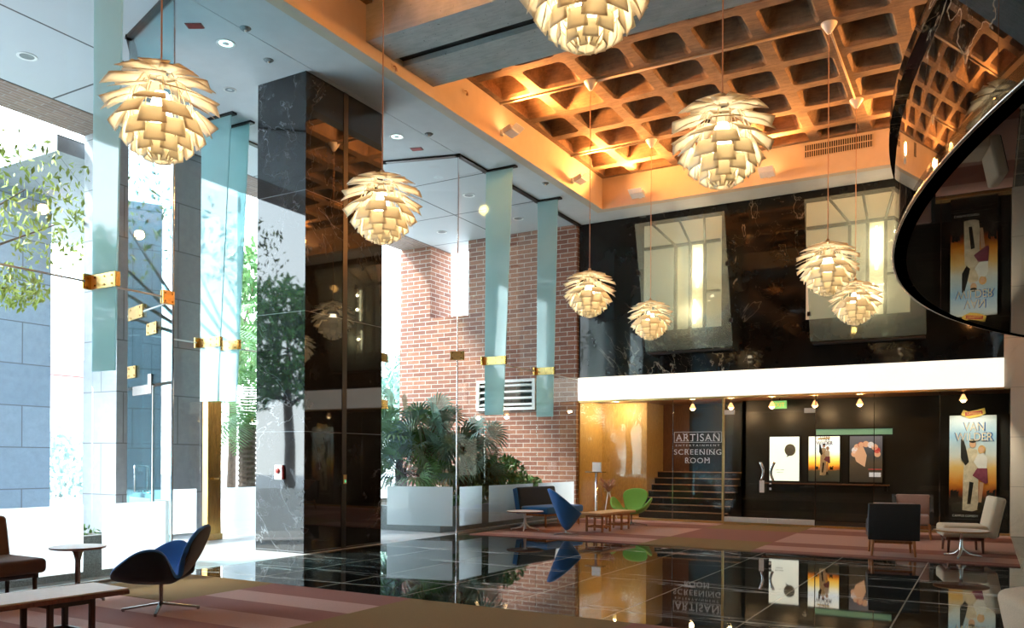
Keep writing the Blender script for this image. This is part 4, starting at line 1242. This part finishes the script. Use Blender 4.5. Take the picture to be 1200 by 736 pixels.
# things on the column and pillar
t = thing('intercom', 'small grey intercom box on the stone pillar, seen through the teal door glass', 'intercom', (-12.85, 9.86, 1.08))
bm = B(); box(bm, 0, .05, -.09, .09, 0, .24, .008, 1); build('box', bm, MB['darkchrome'], t)
bm = B(); box(bm, .05, .056, -.055, .055, .05, .19); build('face_plate', bm, MB['whitemetal'], t)
t = thing('fire_alarm', 'small white and red fire alarm box on the front of the black column', 'alarm', (-9.1, 8.95, 1.07))
bm = B(); box(bm, -.08, .08, -.04, 0, 0, .22, .008, 1); build('box', bm, MB['whitemetal'], t)
bm = B(); lathe(bm, [(0, 0), (.04, 0), (.035, .02), (0, .025)], 16); bmesh.ops.transform(bm, matrix=Matrix.Translation((0, -.04, .13)) @ Matrix.Rotation(PI / 2, 4, 'X'), verts=bm.verts); build('strobe', bm, MB['red'], t, smooth=True)
bm = B(); box(bm, .081, .086, -.035, -.004, .01, .21); build('side_label', bm, MB['red'], t)
t = thing('call_plate', 'small brass call plate with green light on the right side of the column', 'switch', (-8.61, 9.82, 1.0))
bm = B(); box(bm, 0, .012, -.035, .035, 0, .14, .003, 1); build('plate', bm, MB['brass'], t)
bm = B(); box(bm, .012, .018, -.015, .015, .02, .06); build('button', bm, emit('green_button', (.1, .8, .4), .6), t)

# ------------------------------------------------------------------ furniture
def interp(tab, x):
    for (a, b_), (c, d) in zip(tab, tab[1:]):
        if x <= c:
            u = (x - a) / (c - a); u = u * u * (3 - 2 * u)
            return b_ + (d - b_) * u
    return tab[-1][1]
def swan(label, loc, rz, m_in, m_out, cat='chair'):
    """local +X is the front"""
    t = thing('swan_chair', label, cat, loc, rz)
    half = [(.39, 0, .345), (.375, .15, .36), (.28, .33, .45), (.09, .405, .58), (-.05, .40, .61), (-.135, .355, .56), (-.185, .265, .41), (-.205, .215, .355), (-.235, .23, .46), (-.285, .275, .63), (-.345, .205, .75), (-.37, 0, .79)]
    ring = half + [(x, -y, z) for x, y, z in reversed(half[1:-1])]
    nr = len(ring)
    def rim(u):
        t_ = (u % 1.0) * nr; k = int(t_); f_ = t_ - k
        p0, p1, p2, p3 = (Vector(ring[(k + q) % nr]) for q in (-1, 0, 1, 2))
        return .5 * ((2 * p1) + (p2 - p0) * f_ + (2 * p0 - 5 * p1 + 4 * p2 - p3) * f_ ** 2 + (3 * p1 - p0 - 3 * p2 + p3) * f_ ** 3)
    def fn(u, v):
        p = rim(u); zc = .30
        k = v ** .85
        return Vector((p.x * k, p.y * k, zc + (p.z - zc) * v ** (2.2 if p.x < -.2 else 2.8)))
    bm = B(); grid(bm, fn, 72, 10, closed=True)
    bmesh.ops.remove_doubles(bm, verts=bm.verts, dist=1e-4)
    bmesh.ops.recalc_face_normals(bm, faces=bm.faces)
    # inner side up
    up = sum(f.normal.z for f in bm.faces)
    if up < 0:
        bmesh.ops.reverse_faces(bm, faces=bm.faces)
    o = build('shell', bm, [m_in, m_out], t, smooth=True, fix=False)
    md = o.modifiers.new('pad', 'SOLIDIFY'); md.thickness = .055; md.offset = -1; md.material_offset = 1; md.material_offset_rim = 0
    md = o.modifiers.new('sub', 'SUBSURF'); md.levels = 1; md.render_levels = 2
    bm = B(); lathe(bm, [(0, .06), (.014, .06), (.017, .1), (.018, .25), (.05, .275), (0, .28)], 18); build('pedestal', bm, MB['darkchrome'], t, smooth=True)
    bm = B()
    for k in range(4):
        M = Matrix.Rotation(k * PI / 2 + .15, 4, 'Z')
        p = [(.0, .018, .075), (.0, -.018, .075), (.33, -.011, .028), (.33, .011, .028)]
        prism(bm, [M @ Vector(q) for q in p], (0, 0, -.018))
        c = M @ Vector((.315, 0, 0)); cone(bm, (c.x, c.y, 0), (c.x, c.y, .016), .012, .012, 10)
    build('star_base', bm, MB['darkchrome'], t)
    return t
swan('blue swan-shaped swivel chair with shade painted on its outside, on the front carpet, beside the white bench', (-6.47, 4.92, .012), math.radians(216), MB['blue'], MB['navy'])  # navy outside paints shade on the same blue fabric
def cone_chair(label, loc, rz):
    t = thing('cone_chair', label, 'chair', loc, rz)
    def rimz(a): return .41 + .44 * ((1 - math.cos(a)) / 2) ** 1.4
    def rimr(a): return .255 + .065 * (1 - math.cos(a)) / 2
    def fn(u, v):
        a = 2 * PI * u; z1 = rimz(a); r1 = rimr(a); z0 = .095
        k = v
        return Vector((r1 * (k ** .8) * math.cos(a), r1 * (k ** .8) * math.sin(a), z0 + (z1 - z0) * k))
    bm = B(); grid(bm, fn, 56, 10, closed=True); bmesh.ops.remove_doubles(bm, verts=bm.verts, dist=1e-4); bmesh.ops.recalc_face_normals(bm, faces=bm.faces)
    if sum(f.normal.z for f in bm.faces) < 0: bmesh.ops.reverse_faces(bm, faces=bm.faces)
    o = build('shell', bm, MB['blue'], t, smooth=True, fix=False)
    md = o.modifiers.new('pad', 'SOLIDIFY'); md.thickness = .035; md.offset = -1
    bm = B(); lathe(bm, [(0, .43), (.11, .43), (.145, .415), (.15, .395), (.13, .375), (0, .37)], 36, c=(.06, 0, 0)); build('seat_cushion', bm, MB['navy'], t, smooth=True)
    bm = B()
    for k in range(4):
        M = Matrix.Rotation(k * PI / 2 + .5, 4, 'Z')
        prism(bm, [M @ Vector(q) for q in ((0, .016, .04), (0, -.016, .04), (.31, -.012, .018), (.31, .012, .018))], (0, 0, -.016))
    cone(bm, (0, 0, .0), (0, 0, .13), .022, .03, 14)
    build('star_base', bm, MB['chrome'], t)
    return t
cone_chair('blue cone-shaped chair on a small star base, between round table and wooden bench', (-6.72, 13.75, .012), math.radians(42))
swan('green swan-shaped swivel chair at the far end of the wooden bench', (-6.47, 16.35, .012), math.radians(276), MB['green'], MB['green'])

def slipper(name, label, loc, rz, w, m_seat, m_leg, cat, thick=.14, sh=.43, bh=.80, m_back=None, depth=.68, back_out=None, wrap=None):
    t = thing(name, label, cat, loc, rz)
    hw = w / 2
    bm = B(); box(bm, -depth / 2 + .06, depth / 2, -hw, hw, sh - thick, sh, .045, 4); build('seat', bm, m_seat, t, smooth=True)
    M = Matrix.Translation((-depth / 2 + .10, 0, sh - thick + .02)) @ Matrix.Rotation(-.20, 4, 'Y')
    bm = B(); box(bm, -thick * .9, 0.0, -hw, hw, 0, bh - sh + thick, .045, 4, M=M); build('backrest', bm, m_back or m_seat, t, smooth=True)
    if back_out:
        bm = B(); box(bm, -thick * .9 - .012, -thick * .9 + .012, -hw + .03, hw - .03, .03, bh - sh + thick - .03, .01, 2, M=M); build('back_panel', bm, back_out, t)
    if wrap:
        bm = B(); box(bm, -thick * .9 - .015, -thick * .22, -hw - .008, hw + .008, -.01, bh - sh + thick - .012, .02, 3, M=M); build('back_wrap', bm, wrap, t, smooth=True)
    for sx in (-1, 1):
        for sy in (-1, 1):
            bm = B(); x = sx * (depth / 2 - .10) - (.0 if sx > 0 else -.03); y = sy * (hw - .07)
            cone(bm, (x * 1.05, y, 0), (x, y, sh - thick), .016, .024, 10); build('leg', bm, m_leg, t, smooth=True)
    bm = B()
    for sy in (-1, 1):
        y = sy * (hw - .07); box(bm, -depth / 2 + .12, depth / 2 - .06, y - .015, y + .015, sh - thick - .045, sh - thick - .002)
    for x in (-depth / 2 + .13, depth / 2 - .09):
        box(bm, x - .015, x + .015, -hw + .07, hw - .07, sh - thick - .045, sh - thick - .002)
    build('seat_rail', bm, m_leg, t)
    return t
slipper('slipper_chair', 'dark brown armless chair cut by the left edge, behind the white bench', (-8.02, 4.23, .012), 0, .75, MB['brown'], MB['darkwood'], 'chair')
slipper('slipper_chair', 'pale beige armless chair in profile, before the cardboard standee', (-.30, 14.55, .012), math.radians(190), .70, MB['beige'], MB['redwood'], 'chair', .18, .42, .86, back_out=MB['black_up'])
slipper('slipper_chair', 'beige rounded chair back poking into the bottom right corner', (.61, 4.33, .012), math.radians(14), .8, MB['beige'], MB['redwood'], 'chair', .17, .43, .80)
slipper('sofa', 'small blue two-seat sofa with orange wood legs against the frosted glass', (-7.92, 15.5, .012), math.radians(-8), 1.35, MB['blue'], MB['wood'], 'sofa', .15, .42, .80, m_back=MB['navy'], depth=.74, wrap=MB['blue'])

def armchair(label, loc, rz):
    t = thing('armchair', label, 'armchair', loc, rz)
    bm = B(); M = Matrix.Translation((-.30, 0, .24)) @ Matrix.Rotation(-.12, 4, 'Y')
    box(bm, -.045, 0, -.345, .345, 0, .54, .018, 3, M=M); build('back_shell', bm, MB['black_up'], t, smooth=True)
    for s in (-1, 1):
        bm = B()
        pts = [(-.30, .26), (.30, .26), (.32, .40), (.28, .50), (-.05, .56), (-.28, .76), (-.37, .76), (-.34, .5)]
        prism(bm, [(x, s * .335, z) for x, z in pts], (0, -s * .06, 0))
        bmesh.ops.recalc_face_normals(bm, faces=bm.faces)
        bmesh.ops.bevel(bm, geom=list(bm.edges), offset=.014, segments=2, affect='EDGES'); build('side_shell', bm, MB['black_up'], t, smooth=True, angle=50)
    bm = B(); box(bm, -.27, .31, -.27, .27, .27, .43, .04, 4); build('seat_cushion', bm, MB['mauve'], t, smooth=True)
    M = Matrix.Translation((-.24, 0, .40)) @ Matrix.Rotation(-.14, 4, 'Y')
    bm = B(); box(bm, -.08, .03, -.285, .285, 0, .385, .035, 4, M=M); build('back_cushion', bm, MB['mauve'], t, smooth=True)
    for sx in (-1, 1):
        for sy in (-1, 1):
            bm = B(); cone(bm, (sx * .31, sy * .29, 0), (sx * .26, sy * .27, .28), .015, .027, 10); build('leg', bm, MB['wood'], t, smooth=True)
    bm = B(); box(bm, .20, .225, -.27, .27, .18, .215); build('stretcher', bm, MB['wood'], t)
    bm = B(); box(bm, -.225, -.20, -.27, .27, .18, .215); build('stretcher', bm, MB['wood'], t)
    return t
armchair('black upholstered armchair with orange legs, turned with its back to us', (-1.22, 13.50, .012), math.radians(100))
armchair('mauve cushioned armchair with dark sides, facing us beyond the black one', (-1.15, 16.55, .012), math.radians(-86))

def bench(label, loc, rz, L, w, h, top, leg, edge):
    t = thing('bench_table', label, 'table', loc, rz)
    bm = B(); box(bm, -w / 2, w / 2, -L / 2, L / 2, h - .012, h, .003, 1); build('tabletop', bm, top, t)
    bm = B(); box(bm, -w / 2 - .004, w / 2 + .004, -L / 2 - .004, L / 2 + .004, h - .045, h - .012, .004, 1); build('apron', bm, edge, t)
    for yc in (-L * .27, L * .27):
        for sx in (-1, 1):
            for sy in (-1, 1):
                bm = B(); x, y = sx * (w / 2 - .06), yc + sy * .15
                box(bm, x - .019, x + .019, y - .019, y + .019, 0, h - .045, .006, 2); build('leg', bm, leg, t)
        bm = B()
        for sy in (-1, 1):
            box(bm, -w / 2 + .05, w / 2 - .05, yc + sy * .15 - .012, yc + sy * .15 + .012, .08, .115)
        for sx in (-1, 1):
            x = sx * (w / 2 - .06); box(bm, x - .012, x + .012, yc - .15, yc + .15, .08, .115)
        build('stretcher', bm, leg, t)
        bm = B()
        for sy in (-1, 1):
            box(bm, -w / 2 + .05, w / 2 - .05, yc + sy * .15 - .012, yc + sy * .15 + .012, h - .085, h - .045)
        for sx in (-1, 1):
            x = sx * (w / 2 - .06); box(bm, x - .012, x + .012, yc - .15, yc + .15, h - .085, h - .045)
        build('top_rail', bm, leg, t)
    return t
bench('long low bench table with white top and dark frame, cut by the bottom left corner', (-5.90, 3.12, .012), math.radians(-4), 1.75, .49, .40, MB['white_top'], MB['darkwood'], MB['redwood'])
bench('low oak slab bench table on eight orange legs between blue and green chairs', (-6.44, 15.05, .012), math.radians(-6), 1.42, .46, .37, MB['woodtop'], MB['wood'], MB['woodtop'])

def round_table(label, loc, r, h, legs, mtop, medge, mbase, stemr=.022, flare=False):
    t = thing('round_table', label, 'table', loc, .4)
    bm = B(); lathe(bm, [(0, h), (r - .012, h), (r - .004, h - .002)], 48); build('tabletop', bm, mtop, t, smooth=False)
    bm = B(); lathe(bm, [(r - .004, h - .002), (r, h - .006), (r - .002, h - .02), (r - .03, h - .026), (0, h - .026)], 48); build('edge', bm, medge, t, smooth=True, angle=40)
    bm = B()
    if flare: prof = [(0, .07), (stemr, .07), (stemr, h - .14), (stemr * 1.8, h - .06), (stemr * 3, h - .026)]
    else: prof = [(0, .03), (stemr * 1.7, .03), (stemr * 1.55, .12), (stemr, .24), (stemr, h - .05), (stemr * 2.6, h - .026)]
    lathe(bm, prof, 20); build('pedestal', bm, mbase, t, smooth=True)
    for k in range(legs):
        a = 2 * PI * k / legs
        bm = B(); c, s = math.cos(a), math.sin(a)
        if flare: pts = [(0, .075), (.10, .07), (.20, .05), (.27, .02)]
        else: pts = [(.0, .16), (.04, .10), (.10, .055), (.18, .035), (.28, .02)]
        tube(bm, [(x * c, x * s, z) for x, z in pts], [.02, .019, .017, .015, .012][:len(pts)], 8)
        cone(bm, (.27 * c, .27 * s, 0), (.27 * c, .27 * s, .02), .013, .013, 8)
        build('foot', bm, mbase, t, smooth=True)
    return t
round_table('small round white table on a dark stem behind the bench, by the left frosted glass', (-7.62, 4.86, .012), .25, .52, 4, MB['white_top'], MB['redwood'], MB['darkchrome'], .024, True)
round_table('round white table on a white star pedestal in front of the blue sofa', (-7.81, 14.15, .012), .36, .375, 4, MB['white_top'], MB['redwood'], MB['whitemetal'])
round_table('round white table with chrome three-legged pedestal beside the beige chair', (-.31, 13.60, .012), .365, .40, 3, MB['white_top'], MB['woodtop'], MB['chrome'])

# sign stand and dried branch arrangement in the back left corner
t = thing('sign_stand', 'slim grey sign stand with a small card, in the golden corner behind the sofa', 'stand', (-7.95, 17.86, .012))
bm = B(); lathe(bm, [(0, 0), (.16, 0), (.16, .012), (.035, .02), (.033, .03), (.033, 1.08), (0, 1.08)], 20); build('post', bm, MB['chrome'], t, smooth=True)
bm = B(); box(bm, -.24, .2, -.12, .12, 1.08, 1.10, .004, 1); build('tray', bm, MB['chrome'], t)
bm = B(); box(bm, -.10, .12, -.012, .012, 1.10, 1.32, M=Matrix.Rotation(-.0, 4, 'X')); build('card', bm, MB['white_top'], t)
t = thing('branch_vase', 'thin metal tripod vase with dry twigs next to the sign stand', 'vase', (-7.58, 17.72, .012))
bm = B()
for k in range(3):
    a = k * 2.1 + .4; tube(bm, [(.2 * math.cos(a), .2 * math.sin(a), 0), (.02 * math.cos(a), .02 * math.sin(a), .62), (.10 * math.cos(a + PI), .10 * math.sin(a + PI), .82)], .014, 6)
build('tripod', bm, MB['whitemetal'], t, smooth=True)
bm = B(); lathe(bm, [(0, .56), (.05, .56), (.08, .66), (.085, .78), (.075, .78), (.045, .6)], 18); build('bowl', bm, MB['glass'], t, smooth=True)
bm = B()
for k in range(34):
    a = rnd.uniform(0, 6.3); l = rnd.uniform(.15, .32); r_ = rnd.uniform(.1, .26)
    tube(bm, [(0, 0, .62), (r_ * .5 * math.cos(a), r_ * .5 * math.sin(a), .62 + l * .8), (r_ * math.cos(a), r_ * math.sin(a), .66 + l)], [.012, .010, .006], 5)
build('twigs', bm, MB['copper'], t)

# ------------------------------------------------------------------ light from the sky and sun
w = bpy.data.worlds.new('World'); SC.world = w; w.use_nodes = True
nt = w.node_tree
bg = nt.nodes['Background']
tc = nt.nodes.new('ShaderNodeTexCoord'); sp_ = nt.nodes.new('ShaderNodeSeparateXYZ'); nt.links.new(tc.outputs['Generated'], sp_.inputs[0])
c = mixc(nt, ramp(nt, sp_.outputs[2], 0.0, .7), (.94, .98, 1.0), (.62, .80, 1.0))
nt.links.new(c, bg.inputs[0]); bg.inputs[1].default_value = 9.0
s = lamp('sun', 'SUN', (-30, -20, 40), 9.0, (1, .95, .86)); s.data.angle = math.radians(9)
aim(s, (.57, .48, -.667))

# labels for parts that look different from the rest of their thing
PL = {('armchair', 'seat_cushion'): 'mauve seat cushion', ('armchair', 'back_cushion'): 'mauve back cushion', ('armchair', 'leg'): 'orange wooden leg', ('armchair', 'stretcher'): 'orange wooden stretcher',
      ('sofa', 'leg'): 'orange wooden leg', ('sofa', 'backrest'): 'navy backrest', ('slipper_chair', 'back_panel'): 'black rear panel', ('cone_chair', 'star_base'): 'chrome star base',
      ('swan_chair', 'star_base'): 'metal star base', ('swan_chair', 'pedestal'): 'metal pedestal', ('pendant_lamp', 'cable'): 'thin copper cable', ('pendant_lamp', 'canopy'): 'white cone canopy',
      ('pendant_lamp', 'bulb'): 'glowing warm bulb', ('standee', 'ribbon'): 'yellow ribbon with red centre', ('fire_alarm', 'strobe'): 'red round strobe', ('floodlight', 'lamp_glass'): 'glowing lamp glass',
      ('louvre_vent', 'backing'): 'dark grey backing', ('glass_fin', 'clamp'): 'brass clamp', ('glass_fin', 'shoe'): 'dark ceiling shoe', ('staircase', 'nosing'): 'lit oak nosing',
      ('frosted_panel', 'lamp_tube'): 'glowing warm tube', ('frosted_panel', 'frame'): 'dark steel frame', ('palm_tree', 'trunk'): 'brown shaggy trunk', ('tree', 'trunk'): 'brown trunk', ('sign_stand', 'card'): 'small white card'}
for o in bpy.data.objects:
    if o.parent is not None and o.type == 'MESH':
        k = (o.parent.name.split('.')[0], o.name.split('.')[0])
        if k in PL: o['label'] = PL[k]
        if k[1] == 'door_handle': o['label'] = 'chrome door handle'
        if k[1] == 'frosted_film': o['label'] = 'white frosted film'

# ------------------------------------------------------------------ camera
cam = bpy.data.cameras.new('camera'); co = bpy.data.objects.new('camera', cam); COL.objects.link(co)
rt = Vector((.867564, .497292, .005783)); up = Vector((-.005025, -.002862, .999983)); fw = Vector((-.497301, .867578, 0))
co.matrix_world = Matrix(((rt.x, up.x, -fw.x, 0), (rt.y, up.y, -fw.y, 0), (rt.z, up.z, -fw.z, 1.4), (0, 0, 0, 1)))
cam.sensor_width = 36; cam.lens = 29.1; cam.shift_y = (537.8 - 368) / 1200; cam.clip_start = .05; cam.clip_end = 300
SC.camera = co
SC.view_settings.view_transform = 'Standard'; SC.view_settings.look = 'None'; SC.view_settings.gamma = 1; SC.view_settings.exposure = 0.35
try: SC.view_settings.use_curve_mapping = False
except Exception: pass
SC.cycles.use_denoising = True
SC.cycles.max_bounces = 8; SC.cycles.diffuse_bounces = 4; SC.cycles.glossy_bounces = 5; SC.cycles.transparent_max_bounces = 24
SC.cycles.sample_clamp_indirect = 6
SC.cycles.caustics_reflective = False; SC.cycles.caustics_refractive = False
